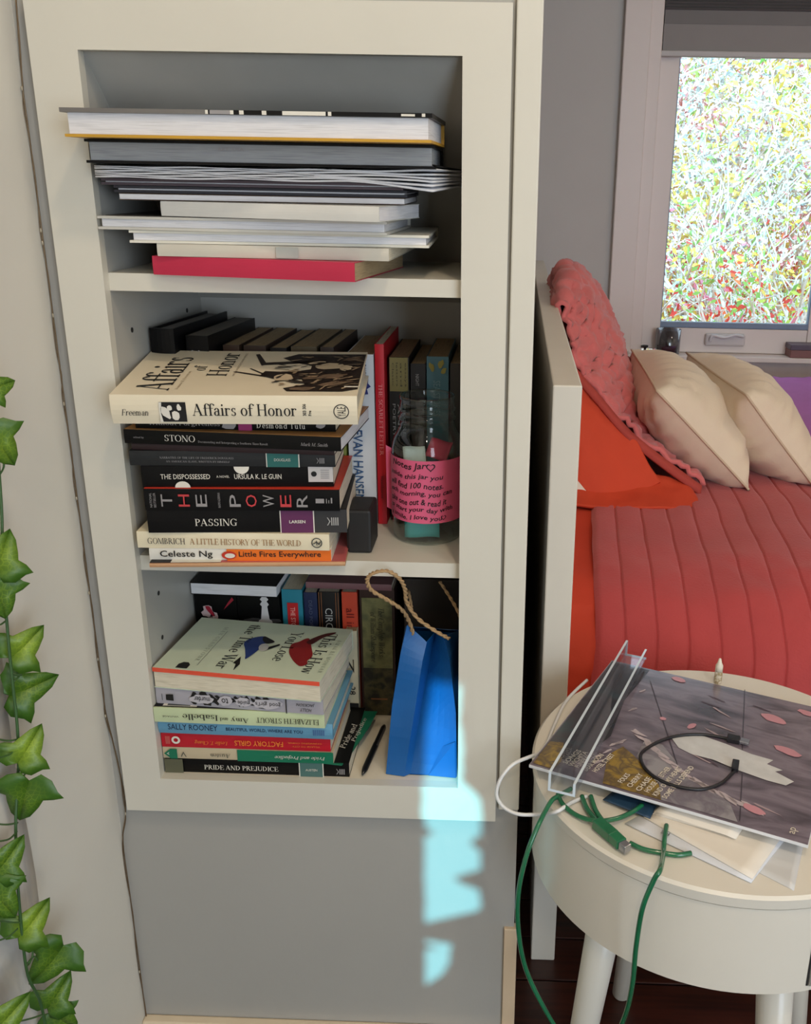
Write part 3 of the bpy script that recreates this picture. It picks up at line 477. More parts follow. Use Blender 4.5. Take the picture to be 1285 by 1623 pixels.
o = book('paperback_book', 'pale green paperback with a blue bird and a red bird on its cover', (0.002, 0.008, 0.1194), R5(-6.5), 0.199, 0.132, TT, mat((206, 218, 196), 0.4), spine='back')
MB().box((-0.0002, -0.0009, TT-0.0052), (0.1985, 0.0004, TT-0.0002)).build('cover_fold', mat((226, 84, 58), 0.45), o)
DK = mat((34, 34, 40), 0.5); U, V = (0, -1, 0), (1, 0, 0)
def ttx(s, x, y, w, h, m=DK, **k): text(o, s, (x, y, TT), U, V, w, h, m, 'cover_lettering', **k)
ttx('the Time War', 0.070, 0.122, 0.112, 0.0155, serif=True); ttx('You Lose', 0.128, 0.112, 0.075, 0.0150, serif=True); ttx('This Is How', 0.171, 0.114, 0.100, 0.0150, serif=True)
ttx('MAX GLADSTONE', 0.041, 0.110, 0.088, 0.0048, mat((150, 160, 145), .5), space=1.3, serif=True); ttx('AMAL EL-MOHTAR', 0.190, 0.100, 0.082, 0.0048, mat((150, 160, 145), .5), space=1.3, serif=True)
decal(o, 'cover_print', [rect(0.048, 0.012, 0.0486, 0.100)], (0, 0, TT), (1, 0, 0), (0, 1, 0), mat((120, 128, 118), .5))
decal(o, 'cover_print', [[(0.026, 0.003), (0.040, 0.003), (0.040, 0.012), (0.036, 0.017), (0.030, 0.017), (0.026, 0.012)]], (0, 0, TT), (1, 0, 0), (0, 1, 0), INK)
BL = mat((34, 56, 120), .5); RB = mat((138, 30, 32), .5)
decal(o, 'cover_print', [smooth([(0.088, 0.058), (0.080, 0.076), (0.088, 0.090), (0.100, 0.094), (0.106, 0.084), (0.104, 0.060), (0.098, 0.036), (0.094, 0.044)])], (0, 0, TT), (1, 0, 0), (0, 1, 0), BL, lift=0.0006)
decal(o, 'cover_print', [smooth([(0.098, 0.094), (0.106, 0.090), (0.116, 0.082), (0.108, 0.076), (0.100, 0.084)]), [(0.090, 0.040), (0.096, 0.022), (0.094, 0.008), (0.091, 0.022), (0.087, 0.024)], [(0.108, 0.064), (0.124, 0.078), (0.125, 0.074), (0.112, 0.058)]], (0, 0, TT), (1, 0, 0), (0, 1, 0), INK, lift=0.0008)
decal(o, 'cover_print', [ell(0.108, 0.066, 0.006, 0.010, 12, 0.3)], (0, 0, TT), (1, 0, 0), (0, 1, 0), mat((190, 190, 190), .5), lift=0.0010)
decal(o, 'cover_print', [smooth([(0.138, 0.080), (0.141, 0.062), (0.150, 0.046), (0.160, 0.034), (0.167, 0.030), (0.172, 0.036), (0.170, 0.044), (0.172, 0.056), (0.166, 0.072), (0.160, 0.086), (0.154, 0.098), (0.149, 0.096), (0.145, 0.088)])], (0, 0, TT), (1, 0, 0), (0, 1, 0), RB, lift=0.0006)
decal(o, 'cover_print', [smooth([(0.154, 0.090), (0.166, 0.110), (0.180, 0.119), (0.181, 0.115), (0.170, 0.102), (0.162, 0.084)])], (0, 0, TT), (1, 0, 0), (0, 1, 0), mat((80, 30, 28), .5), lift=0.0008)
# --- top shelf stack
T0 = 0.5883
o = book('hardcover_book', 'crimson book with a blank spine, lowest on the top shelf', (0.050, 0.002, T0), R5(-9), 0.208, 0.17, 0.0180, mat((190, 36, 70), 0.45), pages=PAGET)
o = book('hardcover_book', 'white paperback on the crimson book with a grey mark on its edge', (0.058, -0.004, T0+0.0184), R5(-2), 0.228, 0.18, 0.0118, mat((206, 200, 186), 0.45), spine='front')
sp_panel(o, 0.118, 0.140, 0.001, 0.011, mat((176, 180, 172), .5))
o = book('hardcover_book', 'thin white hardcover whose two boards stick out left and right', (0.0325, -0.006, T0+0.0306), R5(1.5), 0.291, 0.165, 0.0118, mat((226, 222, 208), 0.4), hard=True, spine='back', pages=PAGEW)
o = book('hardcover_book', 'thin grey-white hardcover reaching furthest left below the black books', (0.003, -0.006, T0+0.0428), R5(-2), 0.282, 0.158, 0.0124, mat((206, 202, 192), 0.4), hard=True, spine='back', pages=PAGEW)
MB().box((0.004, 0.01, 0.0126), (0.06, 0.15, 0.0130)).build('cover_print', mat((70, 66, 62), .5), o)
o = book('paperback_book', 'thick white paperback in mid stack, turned to show its right edge', (0.0655, -0.004, T0+0.0562), R5(-12), 0.222, 0.12, 0.0136, mat((214, 212, 206), 0.45), pages=PAGEW)
NVY = mat((26, 28, 40), 0.5)
o = book('magazine', 'dark brown-covered magazine, lowest of the three thin dark ones', (0.0265, -0.006, T0+0.0702), R5(1), 0.274, 0.136, 0.0064, mat((62, 44, 28), 0.5), spine='back', pages=PAGEW); o['category'] = 'magazine'
o = book('magazine', 'navy magazine between the brown and the purple-grey ones on the top shelf', (0.022, -0.005, T0+0.0770), R5(1), 0.281, 0.130, 0.0064, NVY, spine='back', pages=PAGEW, hard=True); o['category'] = 'magazine'
o = book('magazine', 'purple-grey magazine just under the curling book, its left corner splayed open', (0.010, -0.004, T0+0.0838), R5(-1), 0.290, 0.125, 0.0060, mat((70, 58, 66), 0.5), spine='back', pages=PAGEW, hard=True); o['category'] = 'magazine'
# a soft book whose right end flares
def soft_book(label, loc, L, W, T):
    o = thing('softcover_book', label, 'book', loc)
    def g(z, flare):
        rows = []
        for j in range(9):
            y = W*j/8; r = []
            for i in range(21):
                x = L*i/20; k = max(0, (i/20-0.72)/0.28)**1.6
                r.append((x+0.020*k*(j/8), y, z+flare*k*(1-0.6*j/8)+0.0006*sin(i*0.9+z*900)))
            rows.append(r)
        return rows
    n = 6
    for k in range(n):
        z = T*k/n; MB().grid(g(z, -0.007*(1-k/(n-1))+0.002*k/(n-1))).build('page_section', PAGEW, o, True, solid=-T/n*0.9)
    MB().grid(g(T, 0.005)).build('cover', BLK(22), o, True, solid=-0.0008)
    return o
soft_book('soft black-topped book with a curled right corner, under the black hardcover', (0.011, -0.018, T0+0.0902), 0.318, 0.128, 0.0112)
o = book('hardcover_book', 'black hardcover with grey page edges, second from the top of the upper stack', (0.0095, -0.030, T0+0.1030), R5(0.6), 0.322, 0.120, 0.0208, BLK(16), hard=True, spine='back', pages=ramp_mat([(0.35, (140, 142, 146)), (0.5, (160, 163, 166)), (0.65, (148, 150, 155))], 1.0, 0.7, (20, 20, 700), 3))
text(o, 'ART', (0.122, 0.0028, 0.0125), (1, 0, 0), (0, 0, 1), 0.010, 0.003, GY, 'edge_stamp'); text(o, 'USA', (0.136, 0.0028, 0.0125), (1, 0, 0), (0, 0, 1), 0.010, 0.003, GY, 'edge_stamp')
TBZ = T0+0.1243
o = book('hardcover_book', 'big hardcover on top with mustard lower board and grey patterned upper board', (0.0060, -0.060, TBZ), R5(-1), 0.326, 0.124, 0.0228, mat((198, 150, 44), 0.45), hard=True, spine='back', pages=PAGEW, top=mat((104, 101, 98), 0.5))
MB().box((-0.002, -0.001, 0.0203), (0.130, 0.124, 0.0240)).build('front_board', mat((112, 108, 104), .5), o); MB().box((0.130, -0.001, 0.0203), (0.327, 0.124, 0.0240)).build('front_board', BLK(22), o)
decal(o, 'cover_print', [rect(0.128, 0.0205, 0.1305, 0.0238), rect(0.150, 0.0205, 0.153, 0.0238), rect(0.158, 0.0205, 0.162, 0.0238), rect(0.178, 0.0205, 0.182, 0.0238), rect(0.196, 0.0205, 0.234, 0.0238), rect(0.236, 0.0205, 0.239, 0.0238), rect(0.300, 0.0212, 0.312, 0.0230), rect(0.318, 0.0210, 0.321, 0.0236)], (0, -0.001, 0), (1, 0, 0), (0, 0, 1), PALE)
decal(o, 'cover_print', [rect(0.132, 0.0205, 0.150, 0.0238)], (0, -0.001, 0), (1, 0, 0), (0, 0, 1), GY)

# --- standing rows
def stand(label, x0, x1, ztop, y, m, W=0.135, base=0.2830, yaw=0.0, pages=PAGET, hard=False, name='paperback_book', top=None):
    return book(name, label, (x0, y, ztop), yaw, ztop-base, W, x1-x0, m, stand=True, pages=pages, hard=hard)
MBK = 0.2830
o = stand('black hardcover at the far left of the back row in the middle compartment', 0.004, 0.032, 0.521, 0.094, BLK(18), hard=True, name='hardcover_book', pages=mat((120, 118, 116), .7), W=0.15, yaw=R5(-6))
o = stand('second black book from the left in the middle back row, grey page top', 0.0395, 0.0655, 0.512, 0.106, BLK(16), pages=mat((110, 106, 100), .7), W=0.15, yaw=R5(-5))
text(o, '66', (0.022, -0.0022, 0.004), (0, 0, 1), (-1, 0, 0), 0.014, 0.006, GY, 'spine_lettering')
xs = [(0.072, 0.091, 'third'), (0.096, 0.122, 'fourth'), (0.127, 0.146, 'fifth'), (0.151, 0.181, 'sixth'), (0.185, 0.2005, 'seventh')]
for (a, c, nth), cc in zip(xs, ((70, 50, 38), (60, 44, 36), (24, 22, 22), (84, 72, 52), (58, 46, 40))):
    stand('%s book from the left in the middle back row, only its tan page top showing' % nth, a, c, 0.497-0.002*(nth == 'fifth'), 0.135, mat(cc, .5), W=0.14, yaw=R5(-2))
o = stand('slim yellow-green and black book left of the Evan Hansen spine', 0.2035, 0.2125, 0.47, 0.128, mat((112, 118, 40), .5), W=0.12)
sp_panel(o, 0.125, 0.187, 0, 0.009, INK); decal(o, 'emblem', [ell(0.133, 0.0045, 0.005, 0.003, 12, 0, .4)], (0, -0.0024, 0), (1, 0, 0), (0, 0, 1), PALE)
o = stand('off-white book reading DEAR EVAN HANSEN down its spine', 0.2150, 0.2470, 0.4905, 0.130, mat((206, 208, 210), .5), W=0.14, pages=PAGET)
BLU = mat((40, 78, 120), .5)
sp_text(o, 'DEAR EVAN HANSEN', 0.052, 0.178, 0.006, 0.0175, BLU, bold=0.01); sp_text(o, 'VAL EMMICH', -0.0+0.004, 0.024, 0.013, 0.024, mat((60, 66, 80), .5)); decal(o, 'spine_print', [ell(0.037, 0.019, 0.011, 0.008, 16, 0, .7)], (0, -0.0024, 0), (1, 0, 0), (0, 0, 1), mat((28, 40, 110), .5)); text(o, 'The Novel', (0.192, -0.0022, 0.006), (0, 0, 1), (-1, 0, 0), 0.020, 0.004, mat((120, 90, 50), .5), 'spine_lettering', serif=True)
o = stand('thin red book titled The Scarlet Letter standing beside the glass jar', 0.2485, 0.2590, 0.5025, 0.131, mat((196, 20, 36), .5), W=0.14, pages=PAGE)
sp_text(o, 'THE SCARLET LETTER', 0.046, 0.132, 0.0038, 0.0085, mat((232, 140, 140), .5), serif=True); sp_text(o, 'Hawthorne', 0.158, 0.186, 0.004, 0.0078, mat((120, 20, 30), .5))
o = stand('yellow-topped black book right of the red Scarlet Letter', 0.2625, 0.2860, 0.485, 0.1465, mat((20, 19, 18), .5), W=0.135)
sp_panel(o, 0.0, 0.040, 0.001, 0.0225, mat((126, 116, 66), .5)); 
for k in range(4): sp_text(o, ('Classic', 'letters', 'and', 'essays')[k], 0.006+0.0, 0.034, 0.0038+0.0048*k, 0.0062+0.0048*k, mat((70, 62, 40), .5))
for k in range(3): sp_text(o, ('POETRY', 'AND', 'PROSE')[k], 0.055, 0.095, 0.004+0.006*k, 0.0075+0.006*k, GY)
o = stand('dark book with a small pale mark behind the jar mouth, left of the teal one', 0.2880, 0.3055, 0.478, 0.1465, mat((28, 26, 28), .5), W=0.135); sp_text(o, 'NIGHT', 0.012, 0.026, 0.006, 0.010, GY)
o = stand('teal-blue book seen above and through the jar mouth', 0.3070, 0.3325, 0.487, 0.1455, mat((76, 122, 142), .5), W=0.135, pages=PAGET)
decal(o, 'spine_print', [ell(0.012, 0.006, 0.006, 0.003, 10, .4, .5), ell(0.008, 0.017, 0.005, 0.003, 10, -.4, .5), ell(0.016, 0.020, 0.004, 0.003, 10, -.4, .5)], (0, -0.0022, 0), (1, 0, 0), (0, 0, 1), mat((150, 144, 70), .5)); sp_text(o, 'SEA STORIES', 0.028, 0.070, 0.008, 0.016, mat((120, 158, 176), .5))
o = stand('dark brown book at the right end of the middle back row', 0.3345, 0.3530, 0.479, 0.1470, mat((44, 38, 34), .5), W=0.135)
# bottom compartment row
BY = 0.157
o = stand('thick black book with a pale and red flower on the spine, bottom compartment', 0.003, 0.0575, 0.172, BY, BLK(14), W=0.125, base=0.0005, pages=PAGE)
decal(o, 'spine_print', [ell(0.0265, 0.018, 0.010, 0.008, 14, .3, .6), ell(0.031, 0.025, 0.006, 0.006, 12, .3, .6)], (0, -0.0022, 0), (1, 0, 0), (0, 0, 1), mat((196, 172, 172), .5)); decal(o, 'spine_print', [ell(0.024, 0.020, 0.008, 0.003, 12, .5, .6), [(0.022, 0.038), (0.008, 0.052), (0.004, 0.050), (0.012, 0.044)]], (0, -0.0025, 0), (1, 0, 0), (0, 0, 1), mat((150, 26, 46), .5))
o = stand('thick black book with a pale chess piece on the spine, bottom compartment', 0.0585, 0.1135, 0.172, BY, BLK(14), W=0.125, base=0.0005, pages=PAGE)
prof = [(0.002, 0.0025), (0.006, 0.0055), (0.009, 0.003), (0.013, 0.0058), (0.016, 0.0035), (0.034, 0.0055), (0.036, 0.0085), (0.040, 0.0095)]
decal(o, 'spine_print', [[(a, 0.036+w) for a, w in prof]+[(a, 0.036-w) for a, w in prof[::-1]]], (0, -0.0022, 0), (1, 0, 0), (0, 0, 1), mat((206, 204, 204), .5)); decal(o, 'spine_print', [ell(0.036, 0.020, 0.003, 0.012, 10, 0, .4), ell(0.036, 0.049, 0.003, 0.008, 10, 0, .4)], (0, -0.0020, 0), (1, 0, 0), (0, 0, 1), mat((70, 70, 72), .5))
o = book('paperback_book', 'black paperback lying flat across the two thick black books', (-0.0+0.0015, BY-0.006, 0.1725), R5(-2), 0.112, 0.125, 0.016, BLK(20), spine='back', pages=PAGEW)
specs = [('teal book with a red label on its spine in the bottom row', 0.1170, 0.1435, 0.180, (38, 130, 150)), ('navy book between the teal one and the copper-lined one', 0.1455, 0.1625, 0.1765, (28, 40, 76)),
 ('black book reading CIRCE with copper lines on its spine', 0.1640, 0.1915, 0.178, (20, 18, 18)), ('orange-red book right of the CIRCE spine', 0.1945, 0.2145, 0.1785, (206, 72, 46)),
 ('thick brown book of the complete works of William Shakespeare', 0.2175, 0.2625, 0.184, (54, 30, 24))]
sb = [stand(l, a, c, t, BY, mat(col, .5), W=0.12, base=0.0005, pages=PAGE) for l, a, c, t, col in specs]
sp_panel(sb[0], 0.018, 0.066, 0.007, 0.021, mat((190, 32, 34), .5)); sp_text(sb[0], 'THE STORY', 0.024, 0.060, 0.011, 0.017, mat((240, 170, 160), .5), bold=.01)
sp_text(sb[1], 'DEAD POETS', 0.010, 0.055, 0.0065, 0.0110, mat((84, 92, 120), .5))
COP = mat((150, 96, 60), .4); sp_text(sb[2], 'CIRCE', 0.022, 0.058, 0.009, 0.0185, mat((190, 190, 186), .5))
for zz in (0.001, 0.0042, 0.0228, 0.026): sp_panel(sb[2], 0.0, 0.07, zz, zz+0.0007, COP)
sp_text(sb[3], 'all in', 0.022, 0.052, 0.006, 0.016, mat((120, 30, 22), .5))
ol = ramp_mat([(0.35, (78, 80, 52)), (0.55, (128, 124, 78)), (0.7, (96, 98, 66))], 40, .5); sp_panel(sb[4], 0.012, 0.184, 0.003, 0.042, ol)
sp_text(sb[4], 'The Complete Works', 0.026, 0.096, 0.022, 0.032, INK, shear=.3, serif=True); sp_text(sb[4], 'of William Shakespeare', 0.032, 0.104, 0.012, 0.021, INK, shear=.3, serif=True); decal(sb[4], 'spine_print', [rect(0.113, 0.003, 0.184, 0.042)], (0, -0.0022, 0), (1, 0, 0), (0, 0, 1), ramp_mat([(0.4, (40, 36, 26)), (0.6, (86, 78, 48)), (0.7, (30, 30, 24))], 60, .5)); sp_panel(sb[4], 0.158, 0.160, 0.012, 0.034, COP, lift=.001)
o = book('paperback_book', 'dusty pink paperback lying across the tops of the bottom row', (0.150, BY-0.004, 0.1845), R5(-1), 0.110, 0.115, 0.0085, mat((122, 84, 88), .5))
o = stand('cream paperback end with a dark figure, between the bottom stack and Shakespeare', 0.2005, 0.2150, 0.130, 0.1435, mat((212, 200, 168), .5), W=0.0125, base=0.0005)
sp_text(o, '7', 0.040, 0.060, 0.003, 0.010, INK); sp_panel(o, 0.105, 0.1295, 0, 0.0145, INK); sp_text(o, '28', 0.080, 0.092, 0.003, 0.011, INK)
o = tag(MB().box((0.2265, 0.034, 0.2828), (0.2545, 0.085, 0.334)).build('black_box', mat((24, 23, 23), .6), bevel=0.003), 'small matt black box right of the middle stack', 'box')

# ------------------------------------------------------------------ notes jar
JX, JY, JR, JZ = 0.3115, 0.1015, 0.0415, 0.2828
# jar
jar = thing('glass_jar', 'clear glass notes jar with a pink handwritten label', 'jar', (JX, JY, JZ))
GL = glass_mat('jar_glass', (236, 243, 241), 0.045, 0.03, 0.5)
prof = [(0.0001, 0.0), (0.036, 0.0005), (0.0395, 0.002), (JR, 0.007), (JR, 0.105), (JR-0.0008, 0.112), (0.0385, 0.120), (0.0345, 0.127), (0.0318, 0.133), (0.0308, 0.139), (0.0312, 0.141), (0.0330, 0.142), (0.0330, 0.144), (0.0312, 0.1455), (0.0308, 0.149), (0.0312, 0.151), (0.0324, 0.152), (0.0324, 0.1545), (0.0311, 0.156), (0.0308, 0.164), (0.0316, 0.166), (0.0314, 0.1685), (0.0300, 0.1690), (0.0292, 0.1665)]
MB().lathe(prof, seg=96, close=True).build('glass_body', GL, jar, True)
def wrap(a0, a1, z0, z1, r, name, m, parent, skew=0.0):
    g = [[(r*cos(a0+(a1-a0)*j/24), r*sin(a0+(a1-a0)*j/24), z0+(z1-z0)*i/4+skew*j/24) for j in range(25)] for i in range(5)]
    return MB().grid(g).build(name, m, parent, True)
PINK = mat((226, 96, 132), .6, .04)
AL0, AL1 = R5(-186), R5(-12)
lb = wrap(AL0, AL1, 0.028, 0.102, JR+0.0008, 'paper_label', PINK, jar)
bb = MB(); bb.grid([[(-JR-0.0008-0.006*j/4, 0.003-0.002*j/4, 0.028+0.076*i/4+0.004*j/4) for j in range(5)] for i in range(5)]); bb.build('label_flap', PINK, lb)
def wrap_text(s, a, z, w, h):
    """handwriting following the curve of the jar from angle a (radians)"""
    ob = text(jar, s, (0, 0, 0), (1, 0, 0), (0, 1, 0), w, h, INK, 'lettering', bold=0.012, shear=0.15, lift=0)
    me = ob.data
    for q in me.vertices:
        aa = a+q.co.x/JR; q.co = Vector(((JR+0.0014)*cos(aa), (JR+0.0014)*sin(aa), z+q.co.y+0.0012*sin(q.co.x*180)))
    ob.parent = lb
LN = [('Notes Jar', -150, 0.090, 0.046, 0.0095), ('inside this jar you', -157, 0.079, 0.070, 0.0072), ('will find 100 notes.', -157, 0.0692, 0.070, 0.0070), ('each morning, you can', -158, 0.0590, 0.082, 0.0072), ('take one out & read it', -157, 0.0495, 0.074, 0.0070), ('to start your day with', -157, 0.0398, 0.082, 0.0072), ('a smile. I love you', -156, 0.0305, 0.068, 0.0072)]
for s, a, z, w, h in LN: wrap_text(s, R5(a), z, w, h)
def heart(a, z, sc):
    pts = []
    for k in range(24):
        t = 2*pi*k/24; x = 16*sin(t)**3; y = 13*cos(t)-5*cos(2*t)-2*cos(3*t)-cos(4*t); pts.append((x*sc, y*sc))
    inn = [(x*0.72, y*0.72+0.2*sc) for x, y in pts]; bb = MB(); vs = []
    for x, y in pts+inn: aa = a+x/JR; vs.append(((JR+0.0014)*cos(aa), (JR+0.0014)*sin(aa), z+y))
    bb.add(vs, [(i, (i+1) % 24, 24+(i+1) % 24, 24+i) for i in range(24)]); bb.build('heart', INK, lb)
heart(R5(-80), 0.095, 0.00032); heart(R5(-60), 0.0345, 0.00020)
for i, (col, x, y, z, rx, ry, rz, lab) in enumerate(((( 58, 158, 156), -0.004, -0.030, 0.004, 90, 0, 4, 'teal folded note at the bottom of the glass jar'), ((206, 214, 208), -0.012, -0.020, 0.086, 60, 10, 20, 'pale mint folded note on top of the notes in the jar'), ((196, 62, 92), 0.010, -0.012, 0.094, 50, 30, -15, 'deep pink folded note at the top of the jar contents'), ((214, 140, 160), 0.012, -0.022, 0.030, 80, 5, -10, 'rose folded note behind the label of the jar'), ((70, 160, 158), -0.010, 0.004, 0.050, 40, 20, 60, 'second teal note deep inside the glass jar'), ((210, 200, 120), 0.006, 0.010, 0.066, 30, -20, 10, 'yellow folded note deep inside the glass jar'))):
    m = mat(col, .7)
    bb = MB(); w, h = 0.040 if i == 0 else 0.026, 0.024
    bb.grid([[(w*(j/6-0.5), h*k/4, 0.0015*sin(j*1.1)) for j in range(7)] for k in range(5)])
    o = tag(bb.build('folded_note', m, None, True, solid=0.0012), lab, 'note', 'notes in the jar'); o.location = (JX+x, JY+y, JZ+z+0.003); o.rotation_euler = (R5(rx), R5(ry*0.3), R5(rz))
    del o['group']

# ------------------------------------------------------------------ blue gift bag
BM = mat((18, 90, 156), .42, .06, 20, .05, 30)
bag = thing('gift_bag', 'blue paper gift bag with twisted cord handles', 'bag', (0.31, 0.06, 0.0005))
def bpt(p): return Vector(p)-bag.location
base = [(0.2665, 0.140, 0.001), (0.2665, 0.022, 0.001), (0.2890, 0.0180, 0.001), (0.2960, 0.0240, 0.001), (0.3525, 0.020, 0.001), (0.3525, 0.140, 0.001)]
mid = [(0.272, 0.130, 0.09), (0.2745, 0.028, 0.09), (0.3020, 0.0260, 0.088), (0.3090, 0.052, 0.088), (0.3510, 0.020, 0.09), (0.3515, 0.130, 0.09)]
up = [(0.281, 0.110, 0.150), (0.2850, 0.036, 0.158), (0.3105, 0.038, 0.148), (0.3190, 0.070, 0.150), (0.3430, 0.022, 0.158), (0.3515, 0.110, 0.150)]
topr = [(0.283, 0.100, 0.160), (0.2925, 0.040, 0.1925), (0.3150, 0.043, 0.1690), (0.3230, 0.074, 0.168), (0.3345, 0.025, 0.1870), (0.3515, 0.100, 0.158)]
def lerp(a, c, t): return Vector(a)*(1-t)+Vector(c)*t
bb = MB(); rings = []
for A, B, n in ((base, mid, 7), (mid, up, 7), (up, topr, 4)):
    for k in range(n):
        rings.append([lerp(p, q, k/n) for p, q in zip(A, B)])
rings.append([Vector(p) for p in topr])
seg = []
for r in rings:
    row = []
    for i in range(len(r)):
        a, c = r[i], r[(i+1) % len(r)]
        for k in range(6): row.append(lerp(a, c, k/6))
    row.append(r[0]); seg.append([bpt(p) for p in row])
for i, row in enumerate(seg):
    for j, p in enumerate(row[:-1]):
        row[j] = p + Vector((0, 1, 0))*0.0035*nz(p, 22, 3) * (1 if i > 0 else 0)
    row[-1] = row[0].copy()
bb.grid(seg); body = bb.build('bag_body', BM, bag, False, solid=0.0008)
bb = MB(); bb.add([bpt(p) for p in ((0.2667, 0.023, 0.0012), (0.3523, 0.021, 0.0012), (0.3523, 0.15, 0.0012), (0.2667, 0.15, 0.0012))], [(0, 1, 2, 3)]); bb.build('bag_base', BM, bag)
bb = MB(); bb.add([bpt(p) for p in ((0.318, 0.0215, 0.001), (0.3515, 0.0180, 0.001), (0.3505, 0.017, 0.052), (0.335, 0.0250, 0.040))], [(0, 1, 2, 3)]); bb.build('bottom_fold', BM, bag, solid=0.0006)
CORD = mat((172, 140, 100), .8, .15, 300, .4, 500)
def cord(name, pts, parent, r=0.0022):
    P = spline(pts, 8); bb = MB()
    for s in (0, pi):
        q = [p+Vector((cos(i*1.1+s), sin(i*1.1+s), 0.4*sin(i*1.1+s)))*r*0.55 for i, p in enumerate(P)]; bb.tube([v-parent.location for v in q], r*0.7, 6)
    return bb.build(name, CORD, parent, True)
cord('cord_handle', [PY(655, 1006, .043), PY(648, 985, .035), PY(636, 966, .020), PY(612, 950, .004), PY(588, 935, -.006), PY(582, 918, -.010), PY(592, 908, -.010), PY(614, 905, -.008), PY(634, 918, -.002), PY(642, 935, .006), PY(645, 955, .014), PY(662, 980, .022), PY(690, 1000, .025), PY(712, 1012, .026)], bag)
cord('cord_handle', [PY(652, 962, .06), PY(648, 940, .075), PY(646, 936, .09)], bag, .0016)
cord('cord_handle', [PY(697, 922, .06), PY(712, 945, .055), PY(727, 972, .05), PY(735, 1000, .05)], bag, .0018)
o = tag(MB().box((0.275, 0.155, 0.0008), (0.352, 0.275, 0.20)).build('dark_box', mat((40, 32, 28), .6), bevel=.002), 'dark box in the shadow behind the blue bag', 'box')
pen = thing('ballpoint_pen', 'black pen lying on the bottom floor between books and blue bag', 'pen', PZ(590, 1190, 0.005))
p0, p1 = PZ(574, 1228, 0.004), PZ(609, 1150, 0.004)
L_ = [p0+(p1-p0)*t for t in (0, .08, .12, .6, .62, .95, 1)]
MB().tube([v-pen.location for v in L_], [0.001, 0.0032, 0.0038, 0.0038, 0.0034, 0.0034, 0.002], 10).build('barrel', mat((18, 18, 20), .3), pen, True)
MB().tube([v-pen.location+Vector((0.003, 0, 0.003)) for v in (p0+(p1-p0)*.55, p0+(p1-p0)*.93)], 0.001, 6).build('clip', mat((120, 120, 124), .3, metal=.8), pen)

# ------------------------------------------------------------------ fairy light wire and ivy on the left
wire = thing('fairy_light_wire', 'thin copper fairy light wire running down the wall corner', 'string light', (-0.056, 0.006, -0.3))
wpx = [(25, -6), (30, 140), (34, 205), (50, 320), (55, 390), (80, 470), (82, 560), (95, 600), (92, 640), (105, 720), (115, 770), (120, 850), (133, 890), (140, 960), (145, 1030), (160, 1090), (165, 1130), (180, 1180), (195, 1250), (199, 1290), (189, 1335), (200, 1420), (212, 1480), (212, 1560), (222, 1617)]
W0 = []
for i, p in enumerate(wpx):
    q = PY(*p, 0.009); q.x = max(min(q.x, -0.0465 if p[1] > 60 else -0.047), -0.0600); W0.append(q)
MB().tube([p-wire.location for p in spline(W0, 6)], 0.00075, 5).build('wire', mat((122, 102, 78), .4, metal=.5), wire, True)
MB().tube([Vector(p)-wire.location+Vector((0.0012*sin(i*.5), -0.001, 0)) for i, p in enumerate(spline(W0, 6))], 0.0005, 5).build('wire', mat((122, 102, 78), .4, metal=.5), wire, True)
for p in ((31, 140), (55, 365), (57, 385), (84, 500), (93, 640), (117, 790), (139, 940), (147, 1045), (166, 1135), (199, 1290), (213, 1540)):
    q = PY(*p, 0.006); q.x = max(min(q.x, -0.0455), -0.0595); q -= wire.location
    MB().lathe([(0.0001, -0.0024), (0.0008, -0.0014), (0.0010, 0), (0.0008, 0.0014), (0.0001, 0.0024)], q, 8).build('bulb', mat((170, 160, 140), .12), wire, True)

LG = bpy.data.materials.new('ivy_leaf'); LG.use_nodes = True
def leaf_mat(seed, lightness):
    m = bpy.data.materials.new('ivy_leaf'); m.use_nodes = True; nt = m.node_tree; L = nt.links; b_ = nt.nodes['Principled BSDF']; b_.inputs['Roughness'].default_value = .45
    tc = nt.nodes.new('ShaderNodeTexCoord'); 
    gr = nt.nodes.new('ShaderNodeVectorMath'); gr.operation = 'LENGTH'; L.new(tc.outputs['Object'], gr.inputs[0])
    n = nt.nodes.new('ShaderNodeTexVoronoi'); n.feature = 'DISTANCE_TO_EDGE'; n.inputs['Scale'].default_value = 230; L.new(tc.outputs['Object'], n.inputs['Vector'])
    vn = nt.nodes.new('ShaderNodeMapRange'); vn.inputs[1].default_value = 0; vn.inputs[2].default_value = .12; vn.inputs[3].default_value = .30; vn.inputs[4].default_value = 0; L.new(n.outputs['Distance'], vn.inputs[0])
    rad = nt.nodes.new('ShaderNodeMapRange'); rad.inputs[1].default_value = 0.004; rad.inputs[2].default_value = 0.022; rad.inputs[3].default_value = 1; rad.inputs[4].default_value = 0.1; L.new(gr.outputs['Value'], rad.inputs[0])
    ml = nt.nodes.new('ShaderNodeMath'); ml.operation = 'MULTIPLY'; L.new(vn.outputs[0], ml.inputs[0]); L.new(rad.outputs[0], ml.inputs[1])
    ad = nt.nodes.new('ShaderNodeMath'); ad.operation = 'MULTIPLY_ADD'; L.new(rad.outputs[0], ad.inputs[0]); ad.inputs[1].default_value = lightness; L.new(ml.outputs[0], ad.inputs[2])
    mx = nt.nodes.new('ShaderNodeMixRGB'); mx.inputs[1].default_value = lin((54, 96, 22)); mx.inputs[2].default_value = lin((150, 178, 52)); L.new(ad.outputs[0], mx.inputs[0]); L.new(mx.outputs[0], b_.inputs['Base Color'])
    b_.inputs['Subsurface Weight'].default_value = 0.0
    return m
LM = [leaf_mat(0, .15), leaf_mat(1, .6), leaf_mat(2, .35)]
ivy = thing('ivy_garland', 'artificial green ivy garland hanging on the left wall', 'ivy garland', (-0.05, -0.18, 0.2))
VX = -0.040
